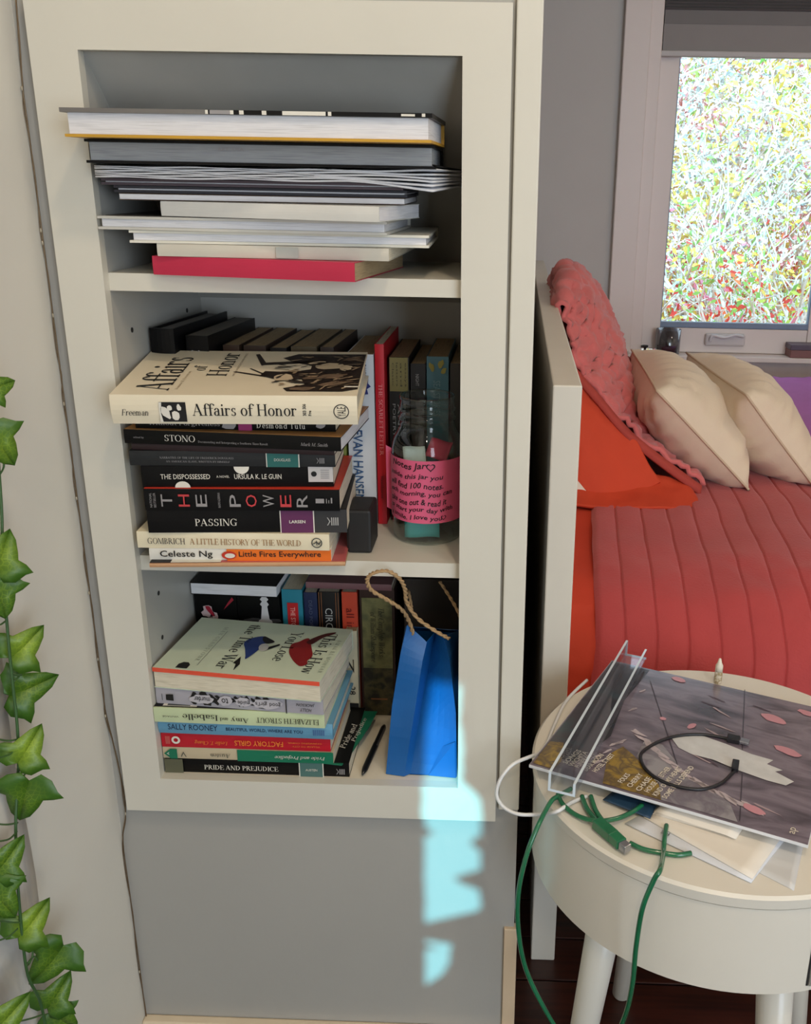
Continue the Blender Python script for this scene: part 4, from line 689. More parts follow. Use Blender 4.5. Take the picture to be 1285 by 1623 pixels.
stem = [PX(-14, 560, VX), PX(-8, 640, VX), PX(-2, 740, VX), PX(3, 820, VX), PX(4, 900, VX), PX(12, 1000, VX), PX(16, 1045, VX), PX(22, 1100, VX), PX(28, 1160, VX), PX(29, 1220, VX), PX(25, 1300, VX), PX(27, 1380, VX), PX(34, 1470, VX), PX(44, 1545, VX), PX(64, 1588, VX), PX(76, 1650, VX)]
MB().tube([p-ivy.location for p in spline(stem, 6)], 0.0014, 6).build('vine_stem', mat((58, 92, 48), .5), ivy, True)
half = [(0, -0.05), (0.16, -0.22), (0.36, -0.16), (0.50, 0.06), (0.62, 0.16), (0.46, 0.30), (0.30, 0.36), (0.26, 0.52), (0.16, 0.80), (0.0, 1.02)]
def leaf(px, py, size, ang, lightn, tip=(0, 0), fold=0.18, wide=1.22):
    c = PX(px, py, VX+0.012*(random.random()))
    n = Vector((0.46, -0.84, 0.26)).normalized(); n = (n+Vector((random.uniform(-.22, .22), random.uniform(-.22, .22), random.uniform(-.2, .2)))).normalized()
    ux = Vector((0, 0, 1)).cross(n).normalized(); uy = n.cross(ux)
    a = ang; d = ux*cos(a)+uy*sin(a); e = n.cross(d)*-1
    sz = size; bb = MB(); N = len(half)
    L_ = [(x, y) for x, y in half]
    vs = []; fs = []
    for sx in (-1, 1):
        o0 = len(vs)
        for x, y in half:
            for t in (0.0, 0.5, 1.0):
                xx = x*t*sx*wide; yy = y if t == 1 else (y*t+(1-t)*max(0, min(1.0, y)))
                z = fold*abs(xx)*0.6 - 0.20*yy*yy + 0.05*sin(7*xx+5*yy)
                vs.append(e*(xx*sz)+d*((yy-0.4)*sz)+n*(z*sz))
        for i in range(N-1):
            for t in range(2):
                q = (o0+i*3+t, o0+(i+1)*3+t, o0+(i+1)*3+t+1, o0+i*3+t+1); fs.append(q if sx > 0 else q[::-1])
    bb.add(vs, fs); ob = bb.build('leaf', LM[lightn], ivy, True, solid=0.0004); ob.location = c-ivy.location
    return ob
for px, py, s, ang, l in ((0, 612, 0.024, 0.3, 0), (2, 708, 0.036, -1.1, 2), (3, 880, 0.037, 1.2, 2), (2, 950, 0.033, -1.5, 0), (40, 1022, 0.037, 0.6, 1), (48, 1090, 0.042, 0.2, 0), (44, 1185, 0.036, 0.9, 1), (38, 1268, 0.044, -1.9, 0), (11, 1362, 0.036, 0.8, 0), (4, 1430, 0.036, -1.2, 0), (50, 1462, 0.038, 0.7, 1), (78, 1528, 0.045, -2.4, 0), (90, 1576, 0.036, 0.9, 0), (100, 1618, 0.034, -1.0, 0), (12, 1612, 0.038, 0.6, 2)):
    leaf(px, py, s, ang, l)
TEN = mat((70, 104, 54), .5)
for pts in (((28, 1172), (12, 1174), (-6, 1171)), ((27, 1186), (14, 1196), (-6, 1202)), ((28, 1304), (12, 1307), (-6, 1306)), ((27, 1318), (14, 1330), (-6, 1334)), ((28, 1382), (20, 1381), (10, 1380)), ((30, 1402), (16, 1410), (2, 1417)), ((33, 1462), (18, 1462), (-4, 1459)), ((28, 1472), (14, 1484), (-6, 1492)), ((34, 1235), (42, 1222), (40, 1212), (33, 1214)), ((44, 1526), (54, 1516), (60, 1522)), ((46, 1490), (52, 1510), (46, 1528), (40, 1530)), ((68, 1608), (50, 1614), (25, 1620)), ((22, 1080), (30, 1072), (36, 1062)), ((10, 900), (14, 915), (6, 925)), ((4, 720), (6, 740), (-2, 755)), ((8, 985), (0, 990), (-6, 986)), ((18, 1068), (26, 1070), (34, 1070))):
    MB().tube([p-ivy.location for p in spline([PX(a, c, VX) for a, c in pts], 5)], 0.0009, 5).build('tendril', TEN, ivy, True)
# marbled paper hanging at the far left of the wall
g = []
for i in range(24):
    z = 0.26-0.70*i/23; e = -0.178-0.008*sin(i*.5)-0.0015*i
    g.append([(XL+0.004+0.003*sin(j*.8+i*.4), e-0.03*j, z) for j in range(12)])
tag(MB().grid(g).build('fabric_hanging', ramp_mat([(0.32, (176, 176, 182)), (0.5, (222, 217, 208)), (0.62, (224, 220, 210)), (0.75, (172, 172, 178))], 9, .7, (1, 1, .5), 5, 1.2), None, True, solid=0.001), 'grey marbled fabric hanging behind the ivy at the left edge', 'wall hanging')

# ------------------------------------------------------------------ bed
bed = thing('bed', 'white panel bed with an orange-red sheeted mattress', 'bed', (1.4, 1.2, FLOOR))
def bd(name, bb, m, **k): bb.v = [v-bed.location for v in bb.v]; return bb.build(name, m, bed, **k)
WB = mat((224, 217, 203), .35, .02)
bd('headboard', MB().box((0.4585, 0.222, FLOOR), (0.4955, 2.16, 0.4405)), WB, bevel=.002)
def profile(off, ys=0.0):
    P = [Vector((0, 2.06+off, -0.30)), Vector((0, 2.06+off, 0.02)), Vector((0, 2.02, 0.072+off)), Vector((0, 1.4, 0.076+off)), Vector((0, 0.9, 0.080+off)), Vector((0, 0.58, 0.078+off)), Vector((0, 0.46, 0.068+off)), Vector((0, 0.385-off*.5, 0.040+off*.7)), Vector((0, 0.335-off, -0.010)), Vector((0, 0.312-off, -0.085)), Vector((0, 0.302-off, -0.20)), Vector((0, 0.298-off, -0.33))]
    return spline(P, 8)
pr = profile(0.0)
bb = MB(); g = []
for i in range(70):
    x = 0.4975+1.9*(i/69)**1.7 if i else 0.4975
    row = []
    for p in pr:
        k = max(0, 1-(x-0.4975)/0.10)
        wr = 0.010*nz((x*14, p.y*5, p.z*16), 1, 2)+0.004*nz((x*40+p.z*30, p.y*12, p.z*40), 1, 5)
        row.append(Vector((x, p.y+(wr if p.y < .5 else 0)-0.006*k, p.z+(wr*.6 if p.y >= .4 else 0))))
    g.append(row)
bd('fitted_sheet', bb.grid(g), mat((190, 56, 28), .8, .05, 10, .05, 200), smooth=True)
bd('mattress', MB().box((0.51, 0.40, -0.32), (2.38, 2.03, 0.045)), mat((220, 214, 205), .8), bevel=.02)
bd('bed_frame', MB().box((0.4957, 0.40, -0.40), (2.42, 2.06, -0.325)), WB, bevel=.002)
for x in (2.36,):
    for y in (0.41, 2.0): bd('leg', MB().box((x, y, FLOOR), (x+0.04, y+0.04, -0.40)), WB)
# coverlet with stitched channels
pr = profile(0.013); xs = []; SP = 0.0485; x = 0.548
xs = [0.544, 0.5445, 0.549, 0.556]
k0 = 0.5875
k = 0
while k0+k*SP < 2.3:
    s = k0+k*SP
    xs += [s-0.012, s-0.005, s-0.0022, s-0.0009, s+0.0009, s+0.0022, s+0.005, s+0.012, s+0.0245]; k += 1
g = []
for x in xs:
    row = []
    d = abs((x-k0+SP/2) % SP-SP/2)
    for i, p in enumerate(pr):
        a, c = pr[max(i-1, 0)], pr[min(i+1, len(pr)-1)]; t = (c-a).normalized(); n = Vector((0, t.z, -t.y))
        if n.z < -0.5 or (p.y < 0.5 and n.y > 0): n = -n
        if p.y > 2.0 and n.y < 0: n = -n
        puff = 0.0018*(1-math.exp(-(d/0.012)**1.3))-0.0042*math.exp(-(d/0.0013)**2)
        edge = -0.010*math.exp(-((x-0.544)/0.004)**2)
        w = 0.0045*nz((x*9+p.y*7, p.y*11-x*5, p.z*13), 1, 1)+0.0022*nz((x*42, p.y*30, p.z*36), 1, 4)
        sx = 0.055*(min(p.y, 1.2)-0.4)+0.010*nz((p.y*3, p.z*6, x), 1, 8)+0.003*nz((p.y*9+p.z*12, x*3, 1), 1, 3)
        row.append(Vector((x+sx, p.y, p.z))+n*(puff+edge+w))
    g.append(row)
tag(MB().grid(g).build('coverlet', mat((178, 62, 62), .8, .06, 9, .25, 260, sheen=.2), None, True, solid=.006), 'coral red coverlet with stitched channels spread over the bed', 'coverlet')
# lavender blanket at the far side
g = []
for i in range(40):
    y = 1.30+0.74*i/39
    g.append([Vector((1.115+0.02*sin(i*.3)+0.9*j/40, y, 0.102+0.005*abs(sin(j*1.3))+0.006*nz((j*.3, y*8, 0)))) for j in range(41)])
tag(MB().grid(g).build('ribbed_blanket', mat((176, 104, 176), .85, .06, 12, .2, 200), None, True, solid=.012), 'lavender ribbed blanket spread behind the cushions', 'blanket')

# cushions
def cushion(label, nb, nt, ft, T, seed):
    nb, nt, ft = Vector(nb), Vector(nt), Vector(ft)
    o = thing('throw_cushion', label, 'cushion', nb)
    V = (nt-nb); U = (ft-nt); N = U.cross(V).normalized()
    if N.x < 0: N = -N
    n = 34; parts = []
    for s in (1, -1):
        g = []
        for i in range(n+1):
            v = i/n*2-1; row = []
            for j in range(n+1):
                u = j/n*2-1
                prof = (max(0, (1-abs(u)**3)*(1-abs(v)**3)))**0.5*(0.80+0.20*max(0, (1-u*u)*(1-v*v)))
                pin = 0.055
                uu = u*(1-pin*(1-v*v)*abs(u)**3); vv = v*(1-pin*(1-u*u)*abs(v)**3)
                ed = max(abs(u), abs(v))
                wr = (0.011*sin(u*27+4*nz((u*2, v*2, seed), 1)) * max(0, v)**2 + 0.010*sin(v*21+3*nz((u*2, v*3, seed), 1))*max(0, abs(u)-.2)**2)*(1-ed**8)
                wr += 0.006*nz((u*3, v*3, seed+s), 1)*(1-ed**4)
                row.append(V*(vv*.5+.5)+U*(uu*.5+.5)+N*(s*(T/2*prof)+wr*s))
            g.append(row)
        if s < 0: g = g[::-1]
        parts.append(MB().grid(g).build('cushion_panel', mat((226, 208, 184), .8, .03, 10, .15, 300, sheen=.15), o, True))
    # piping along the seam
    ring_ = []
    for k in range(4):
        for t in range(24):
            q = t/24*2-1; u, v = [(q, -1), (1, q), (-q, 1), (-1, -q)][k]
            uu = u*(1-0.055*(1-v*v)*abs(u)**3); vv = v*(1-0.055*(1-u*u)*abs(v)**3); ring_.append(V*(vv*.5+.5)+U*(uu*.5+.5))
    ring_.append(ring_[0]); MB().tube(ring_, 0.0026, 6, False).build('piping', mat((204, 182, 156), .8), o, True)
    return o
cushion('beige cushion leaning against the salmon throw, left of the two', (0.890, 0.880, 0.098), (0.690, 0.880, 0.296), (0.694, 1.36, 0.296), 0.185, 1.0)
cushion('beige cushion in front of the window sill, right of the two', (1.032, 0.912, 0.098), (0.874, 0.912, 0.285), (0.836, 1.40, 0.285), 0.185, 5.0)

# the crumpled quilted throw against the headboard
th = thing('quilted_throw', 'crumpled salmon quilted throw with orange lining piled against the headboard', 'throw', (0.6, 1.0, 0.08))
def tb(name, rows, m, nu, nv, disp, solid, parent=None):
    g = surf(rows, nu, nv); bb = MB(); bb.grid([[p-th.location for p in r] for r in g]); return bb.build(name, m, parent or th, True, solid=solid, disp=disp)
A = [(0.503, 1.50, 0.40), (0.515, 1.45, 0.470), (0.545, 1.42, 0.480), (0.605, 1.40, 0.425), (0.662, 1.38, 0.310), (0.700, 1.34, 0.200), (0.745, 1.30, 0.110)]
Bm = [(0.501, 1.20, 0.42), (0.512, 1.20, 0.485), (0.542, 1.18, 0.480), (0.590, 1.16, 0.405), (0.640, 1.14, 0.300), (0.690, 1.10, 0.195), (0.775, 1.06, 0.108)]
B = [(0.500, 1.10, 0.41), (0.508, 1.08, 0.470), (0.530, 1.06, 0.448), (0.566, 1.04, 0.360), (0.612, 1.02, 0.270), (0.660, 0.99, 0.186), (0.785, 0.95, 0.106)]
C = [(0.500, 1.00, 0.40), (0.503, 0.985, 0.440), (0.509, 0.97, 0.398), (0.527, 0.945, 0.332), (0.577, 0.915, 0.280), (0.655, 0.895, 0.200), (0.792, 0.875, 0.104)]
def crinkle(p, n):
    a = noise.noise(Vector((p.x*26, p.y*14, p.z*26)))+0.6*noise.noise(Vector((p.x*55+3, p.y*30, p.z*55)))
    r = 1-abs(noise.noise(Vector((p.x*38+7, p.y*17, p.z*38+2))))*2
    return n*(0.0075*a+0.011*r*abs(r))
SAL = mat((206, 106, 104), .85, .07, 16, .3, 160, sheen=.2); LIN = mat((200, 64, 32), .8, .05, 9, .1, 200)
tb('quilted_face', [C, B, Bm, A], SAL, 26, 18, crinkle, -0.010)
HEM = [Vector(p) for p in C]
bb = MB(); hp = spline([Vector(p)-th.location for p in C[3:]], 14)
bb.grid([[p for p in hp], [p+Vector((-0.004, -0.012, -0.016)) for p in hp]]); bb.build('hem_band', mat((170, 64, 54), .85, .05, 20, .2, 200), th, True, solid=.006)
def soft(p, n): return n*(0.006*noise.noise(Vector((p.x*17, p.y*17, p.z*13)))+0.003*noise.noise(Vector((p.x*40, p.y*30, p.z*38))))
O1 = [[(0.507, 0.962, 0.336), (0.526, 0.935, 0.326), (0.560, 0.918, 0.292), (0.600, 0.905, 0.252), (0.652, 0.890, 0.196)],
      [(0.512, 0.925, 0.265), (0.530, 0.893, 0.258), (0.562, 0.884, 0.232), (0.606, 0.882, 0.210), (0.668, 0.878, 0.176)],
      [(0.516, 0.885, 0.190), (0.538, 0.855, 0.178), (0.570, 0.850, 0.168), (0.616, 0.860, 0.160), (0.690, 0.866, 0.142)],
      [(0.540, 0.830, 0.120), (0.560, 0.818, 0.102), (0.590, 0.816, 0.100), (0.632, 0.836, 0.114), (0.702, 0.858, 0.127)],
      [(0.590, 0.806, 0.062), (0.603, 0.800, 0.060), (0.620, 0.810, 0.074), (0.650, 0.830, 0.092), (0.706, 0.852, 0.120)]]
tb('lining_flap', O1, LIN, 8, 8, soft, -0.006)
O2 = [[(0.512, 0.90, 0.170), (0.560, 0.885, 0.150), (0.620, 0.885, 0.140), (0.690, 0.880, 0.128), (0.755, 0.876, 0.112)],
      [(0.510, 0.84, 0.118), (0.560, 0.835, 0.116), (0.625, 0.840, 0.110), (0.700, 0.845, 0.112), (0.772, 0.850, 0.104)],
      [(0.512, 0.80, 0.098), (0.560, 0.795, 0.098), (0.630, 0.800, 0.099), (0.715, 0.805, 0.101), (0.776, 0.815, 0.098)],
      [(0.514, 0.772, 0.094), (0.565, 0.764, 0.0945), (0.640, 0.762, 0.095), (0.720, 0.768, 0.095), (0.770, 0.785, 0.0945)]]
tb('lining_flap', O2, LIN, 7, 8, soft, -0.006)
core = [[(0.501, 1.45, 0.10), (0.503, 1.42, 0.42), (0.60, 1.36, 0.34), (0.70, 1.30, 0.10)], [(0.501, 1.15, 0.10), (0.504, 1.15, 0.42), (0.57, 1.12, 0.34), (0.68, 1.08, 0.10)], [(0.501, 1.02, 0.10), (0.504, 1.02, 0.40), (0.54, 1.00, 0.28), (0.64, 0.96, 0.10)], [(0.503, 0.97, 0.10), (0.506, 0.96, 0.32), (0.528, 0.94, 0.24), (0.60, 0.92, 0.10)]]
tb('folded_bulk', core, mat((186, 56, 36), .85), 5, 5, None, -0.01)
bb = MB(); q = [PY(905, 748, .84), PY(914, 760, .83), PY(932, 782, .815), PY(928, 790, .812), PY(912, 775, .82)]
bb.add([p-th.location for p in q], [tuple(range(5))]); bb.build('care_tag', mat((226, 214, 200), .7), th, solid=.0006)

# ------------------------------------------------------------------ on the window sill
SZ = 0.1305; c = PY(1057, 556, 2.272)
cj = thing('candle_jar', 'smoky glass candle jar on the window sill', 'candle', (c.x, 2.272, SZ))
MB().lathe([(0.038, 0), (0.041, 0.004), (0.042, 0.085), (0.0395, 0.085), (0.0385, 0.008), (0.036, 0.006)], seg=36).build('glass_cup', glass_mat('smoky_glass', (196, 200, 208), .10, .05, .6), cj, True)
MB().lathe([(0.036, 0.007), (0.038, 0.009), (0.038, 0.024), (0.0001, 0.024)], seg=36).build('wax', mat((150, 112, 118), .4), cj, True)
MB().tube([(0, 0, 0.024), (0.001, 0, 0.034)], 0.0012).build('wick', INK, cj)
c = PY(1022, 550, 2.268)
cp = thing('black_clip', 'small black spool-shaped clip on the sill beside the candle jar', 'clip', (c.x, 2.268, SZ))
MB().lathe([(0.010, 0), (0.013, 0.003), (0.006, 0.008), (0.004, 0.016), (0.006, 0.023), (0.011, 0.026), (0.010, 0.029)], seg=16).build('spool', mat((30, 30, 30), .5), cp, True)
MB().box((-0.014, -0.006, 0.022), (0.010, 0.006, 0.028)).build('lever', mat((30, 30, 30), .5), cp, bevel=.002)
c = PY(1251, 560, 2.262)
kb = thing('keepsake_box', 'small brown keepsake box with dark top at the right end of the sill', 'box', (c.x, 2.262, SZ))
MB().box((0, -0.012, 0), (0.14, 0.07, 0.026)).build('box_base', mat((132, 88, 84), .5), kb, bevel=.002); MB().box((-0.002, -0.014, 0.026), (0.142, 0.072, 0.044)).build('lid', mat((88, 76, 92), .4), kb, bevel=.002)

# ------------------------------------------------------------------ round side table
TX, TY, TZ, TR = 0.660, -0.005, 0.050, 0.2185
tbl = thing('side_table', 'round white drum side table on splayed legs beside the bed', 'table', (TX, TY, FLOOR))
dz = -FLOOR
TW = mat((222, 216, 204), .3, .015)
MB().lathe([(0.0001, TZ-0.016+dz), (TR-0.003, TZ-0.016+dz), (TR-0.001, TZ-0.014+dz), (TR, TZ-0.003+dz), (TR-0.003, TZ+dz), (0.0001, TZ+dz)], seg=128).build('tabletop', TW, tbl, True).modifiers.new('e', 'EDGE_SPLIT').split_angle = R5(35)
MB().lathe([(0.0001, -0.072+dz), (TR-0.006, -0.072+dz), (TR-0.003, -0.069+dz), (TR-0.003, TZ-0.0165+dz), (0.0001, TZ-0.0165+dz)], seg=128).build('drum', TW, tbl, True).modifiers.new('e', 'EDGE_SPLIT').split_angle = R5(35)
g = []
for zz in (-0.062, 0.024): g.append([((TR-0.0012)*cos(R5(-75.5+70*j/40)), (TR-0.0012)*sin(R5(-75.5+70*j/40)), zz+dz) for j in range(41)])
MB().grid(g).build('drawer_front', TW, tbl, True, solid=.0022)
MB().box(((TR-0.0035)*cos(R5(-76))-0.0006, (TR-0.0028)*sin(R5(-76))-0.0006, -0.062+dz), ((TR-0.0035)*cos(R5(-76))+0.0014, (TR-0.0028)*sin(R5(-76))+0.003, 0.024+dz)).build('drawer_gap', mat((30, 28, 28), .8), tbl)
for k in range(4):
    a = math.atan2(0.165, -0.066)+k*pi/2
    p1 = Vector((0.178*cos(a), 0.178*sin(a), 0)); p0 = Vector((0.130*cos(a), 0.130*sin(a), -0.072+dz))
    MB().tube([p0, p0+(p1-p0)*.5, p1+Vector((0, 0, .004)), p1], [0.0215, 0.0175, 0.0135, 0.011], 24).build('leg', TW, tbl, True)

# ------------------------------------------------------------------ things on the table
def flat(z, pts): return [PZ(px, py, z) for px, py in pts]
lpz = 0.0675; TILT = R5(-1.8)
c1, c2 = PZ(838, 1212, lpz), PZ(1280, 1340, lpz)
ux = (c2-c1); ux.z = 0; ux.normalize(); uy = Vector((-ux.y, ux.x, 0)); LS = 0.300
lp = thing('record_sleeve', 'square album sleeve with a purple-grey painted cover on the side table', 'record sleeve', c1, (TILT, 0, math.atan2(ux.y, ux.x)))
uy = uy*cos(TILT)+Vector((0, 0, sin(TILT))); LPN = ux.cross(uy)
def PL(px, py, up=0.0):
    d = ray(px, py); return CAM+d*((c1+LPN*up-CAM).dot(LPN)/d.dot(LPN))
LT = 0.0035
MB().box((0, 0, -LT), (LS, LS-0.010, 0)).build('sleeve', mat((216, 218, 222), .4), lp, bevel=.0004)
art = ramp_mat([(0.28, (62, 54, 62)), (0.44, (104, 93, 104)), (0.56, (128, 116, 128)), (0.72, (84, 74, 84))], 7, .22, (1.5, 5.0, 1), 8, .6, coat=.8)
MB().box((0.0006, 0.0006, 0), (LS-0.0006, LS-0.0106, 0.0003)).build('front_print', art, lp)
def lpd(name, polys, m, lift=.0004): return decal(lp, name, polys, (0, 0, 0.0003), (1, 0, 0), (0, 1, 0), m, lift)
def lpt(px, py):
    p = PL(px, py)-c1; return (p.dot(ux), p.dot(uy))
def art_mat(a, c, s=30, st=(1, 1, 1)): return ramp_mat([(0.38, a), (0.5, c), (0.64, a)], s, .22, st, 6, .8)
lpd('printed_shadow', [[(0.002, 0.02), (0.002, 0.285), (0.055, 0.285), (0.050, 0.19), (0.062, 0.10), (0.045, 0.03)]], ramp_mat([(0.3, (36, 40, 46)), (0.5, (66, 62, 66)), (0.7, (46, 84, 88))], 14, .2, (1, 1, 1), 6, .6), .0002)
lpd('printed_leaves', [[(0.003, 0.004), (0.003, 0.055), (0.018, 0.060), (0.030, 0.022), (0.028, 0.004)], [(0.085, 0.004), (0.072, 0.06), (0.082, 0.085), (0.102, 0.070), (0.140, 0.030), (0.150, 0.004)]], art_mat((150, 122, 50), (96, 78, 50), 50), .0005)
lpd('printed_haze', [[(0.150, 0.004), (0.140, 0.032), (0.102, 0.072), (0.100, 0.115), (0.122, 0.110), (0.165, 0.060), (0.215, 0.035), (0.230, 0.004)]], art_mat((150, 146, 150), (116, 108, 118), 24), .0005)
stroke = []
for k in range(13):
    t = k/12; stroke += [ell(0.088+0.150*t, 0.122-0.085*t-0.018*sin(t*3), 0.012, 0.0035, 9, -0.5, 1.0)]
lpd('printed_strokes', stroke+[ell(0.060+0.02*random.random(), 0.03+0.2*random.random(), 0.007, 0.002, 8, 1.1, .9) for _ in range(9)], mat((186, 172, 176), .25, .12, 60), .0008)['kind'] = 'stuff'
wing = [lpt(*p) for p in ((1065, 1172), (1076, 1164), (1110, 1166), (1150, 1180), (1190, 1196), (1225, 1206), (1215, 1212), (1240, 1222), (1228, 1224), (1258, 1240), (1245, 1246), (1215, 1238), (1170, 1222), (1130, 1205), (1095, 1196), (1075, 1186))]
lpd('printed_wing', [wing], mat((206, 206, 206), .25, .08, 60), .0006)
pet = mat((198, 140, 150), .25, .1)
for px, py, a, c in ((1225, 1140, .016, .009), (1280, 1132, .013, .006), (1248, 1192, .017, .007), (1075, 1078, .010, .006), (1195, 1284, .013, .006), (1096, 1152, .004, .008), (1050, 1140, .004, .004)):
    x, y = lpt(px, py); a_, c_ = a, c
    if x+a < LS and y+c < LS-0.012 and x-a > 0.002: lpd('printed_petal', [ell(x, y, a, c, 14, -.3, .25)], pet, .0009)
lines = []
def ln(p, q, w=.0005):
    a, c = Vector(lpt(*p)), Vector(lpt(*q)); d = (c-a).normalized(); n = Vector((-d.y, d.x))*w; lines.append([tuple(a-n), tuple(c-n), tuple(c+n), tuple(a+n)])
ln((1180, 1094), (1176, 1190)); ln((1176, 1225), (1172, 1302)); ln((1030, 1080), (1078, 1228)); ln((1183, 1120), (1262, 1128), .0003); ln((1180, 1150), (1270, 1175), .0003)
lpd('printed_lines', lines, mat((58, 48, 58), .3), .0007)
for k in range(26):
    x, y = random.uniform(.15, .285), random.uniform(.03, .27); lines = []
    if k % 2: lpd('printed_feather', [ell(x, y, .014, .0016, 8, -.4+random.uniform(-.3, .3), .8)], mat((84, 66, 76) if k % 4 == 1 else (168, 148, 152), .25), .0005)
TXT = mat((222, 212, 196), .3)
def lptext(s, p, w, h):
    x, y = lpt(*p); text(lp, s, (x, y, .0003), (0.16, 0.987, 0), (-0.987, 0.16, 0), w, h, TXT, 'printed_lettering', bold=.015, lift=.001)
for s, p, w in (('SONGS', (898, 1213), .034), ('WICHITA', (907, 1217), .036), ('FUNERAL', (917, 1219), .030), ('DEAR MOON', (930, 1224), .040), ('HOTEL STREET', (945, 1226), .044), ('FOLKS', (986, 1243), .020), ('CHERRY', (1000, 1250), .030), ('CHASE', (1014, 1256), .030), ('HOUSE BY EITHER', (1028, 1258), .058), ('KIND OF MY HEART', (1041, 1264), .066), ('SOME KILLS DEPEND', (1056, 1268), .074)): lptext(s, p, w, .0062)
text(lp, 'ap', (LS-0.012, 0.010, .0003), (0, 1, 0), (-1, 0, 0), .011, .008, TXT, 'printed_lettering', lift=.001)
# clear acrylic ledge lying on the sleeve
AC = glass_mat('acrylic', (250, 252, 254), .05, .03, .30); ACE = mat((214, 226, 236), .12, .02, coat=.5)
a0 = PL(868, 1254, .0006); a1 = PL(990, 1040, .0006); ax = (a1-a0); AL = ax.length; ax.normalize(); ay = LPN.cross(ax)
AM = Matrix((ax, ay, LPN)).transposed().to_euler()
ac = thing('acrylic_ledge', 'clear acrylic record ledge lying on the album sleeve', 'display stand', a0, AM)
AW = 0.030; t = .0028; z0 = .0012
for nm, a, c in (('base_plate', (0, -AW, z0), (AL, 0, z0+t)), ('back_wall', (0, -t+.0, z0+t), (AL, 0, .024)), ('front_lip', (0, -AW, z0+t), (AL, -AW+t, .016))):
    pl = MB().box(a, c).build(nm, AC, ac, bevel=.0006)
for a, c in (((-.0004, -.0028, .0238), (AL, 0.0, .0246)), ((-.0004, -AW, .0158), (AL, -AW+.0028, .0166)), ((-.0006, -AW, z0), (0, 0, z0+t)), ((-.0006, -AW, z0+t), (0, -AW+t, .016)), ((-.0006, -t, z0+t), (0, 0, .0240)), ((AL, -t, z0+t), (AL+.0006, 0, .0240)), ((AL, -AW, z0), (AL+.0006, 0, z0+t))):
    MB().box(a, c).build('polished_edge', ACE, ac)
# short black cable
def cable(name, label, pts, r, m, cat='cable'):
    o = thing(name, label, cat, pts[0]); MB().tube([p-o.location for p in spline(pts, 8)], r, 8).build('cord', m, o, True); return o
BKC = mat((24, 24, 30), .4)
cz = .0672
o = cable('usb_cable', 'short black usb cable curled on the album cover', [PL(a, c, .0024) for a, c in [(1158, 1172), (1140, 1168), (1110, 1164), (1075, 1166), (1045, 1175), (1020, 1190), (1015, 1202), (1024, 1220), (1045, 1236), (1075, 1247), (1110, 1251), (1140, 1243), (1158, 1228), (1165, 1220)]], .0019, BKC)
def plug(o, p, q, w, h, m, name):
    d = (q-p); L_ = d.length; d.normalize(); s = Vector((-d.y, d.x, 0)).normalized(); bb = MB()
    bb.prism([(-w, -h), (w, -h), (w, h), (-w, h)], p-o.location, s, (0, 0, 1), d*L_); return bb.build(name, m, o, bevel=.0008)
MET = mat((176, 178, 184), .25, .03, metal=.85)
up_ = Vector((0, 0, .0016))
plug(o, PL(1152, 1171, .0026)+up_, PL(1172, 1175, .0026)+up_, .0056, .0030, BKC, 'usb_plug'); plug(o, PL(1172, 1175, .0026)+up_, PL(1187, 1179, .0026)+up_, .0046, .0020, MET, 'metal_tip'); plug(o, PL(1164, 1222, .0026)+up_, PL(1166, 1208, .0026)+up_, .0038, .0026, BKC, 'micro_plug')
# white charging cable looping off the table edge
cable('charging_cable', 'white charging cable looping off the left edge of the side table', [PZ(930, 1078, .0525), PZ(898, 1110, .0525), PZ(878, 1150, .0525), PZ(866, 1180, .0530), PZ(854, 1194, .0545), PY(838, 1200, -.03), PY(812, 1212, -.05), PY(793, 1235, -.06), PY(787, 1260, -.065), PY(798, 1279, -.07), PY(820, 1290, -.075), PY(850, 1291, -.078), PZ(880, 1287, .0535), PZ(905, 1272, .0530), PZ(930, 1262, .0530)], .0021, mat((222, 222, 222), .4))
for k, off in enumerate((0, 10)):
    pass
# green printer cable
GRC = mat((26, 104, 68), .22, .12, 60, coat=.5)
g_ = thing('printer_cable', 'translucent green usb printer cable draped over the table edge', 'cable', PZ(990, 1335, .054))
gz = .0530
lo = [PZ(905, 1250, .0560), PZ(884, 1262, .0560), PY(872, 1272, -.098), PY(852, 1310, -.125), PY(833, 1360, -.140), PY(821, 1420, -.145), PY(822, 1480, -.145), PY(833, 1535, -.145), PY(858, 1590, -.148), PY(890, 1640, -.15), PY(930, 1668, -.155), PY(965, 1660, -.17), PY(990, 1610, -.195), PY(1002, 1560, -.212), PY(1008, 1500, -.222), PY(1018, 1440, -.228), PY(1036, 1395, -.228), PY(1046, 1378, -.222), PZ(1051, 1352, .0555), PZ(1053, 1328, .0560), PZ(1056, 1308, .0545)]
MB().tube([p-g_.location for p in spline(lo, 8)], .0026, 8).build('cord', GRC, g_, True)
lo2 = [PZ(884, 1258, .0565), PZ(892, 1275, .0545), PZ(915, 1293, .0535), PZ(945, 1301, .0590), PZ(975, 1298, .0575), PZ(1000, 1288, .0550), PZ(1018, 1276, .0545)]
MB().tube([p-g_.location for p in spline(lo2, 8)], .0026, 8).build('cord', GRC, g_, True)
lo3 = [PZ(936, 1262, .0545), PZ(944, 1285, .0540), PZ(958, 1305, .0540), PZ(972, 1318, .0550)]
MB().tube([p-g_.location for p in spline(lo3, 8)], .0028, 8).build('cord', GRC, g_, True)
lo4 = [PZ(922, 1262, .0545), PZ(930, 1282, .0540), PZ(944, 1300, .0540), PZ(958, 1312, .0550)]
MB().tube([p-g_.location for p in spline(lo4, 8)], .0028, 8).build('cord', GRC, g_, True)
lo5 = [PZ(998, 1336, .0540), PZ(1020, 1346, .0535), PZ(1050, 1352, .0530), PZ(1075, 1355, .0530), PZ(1095, 1352, .0530)]
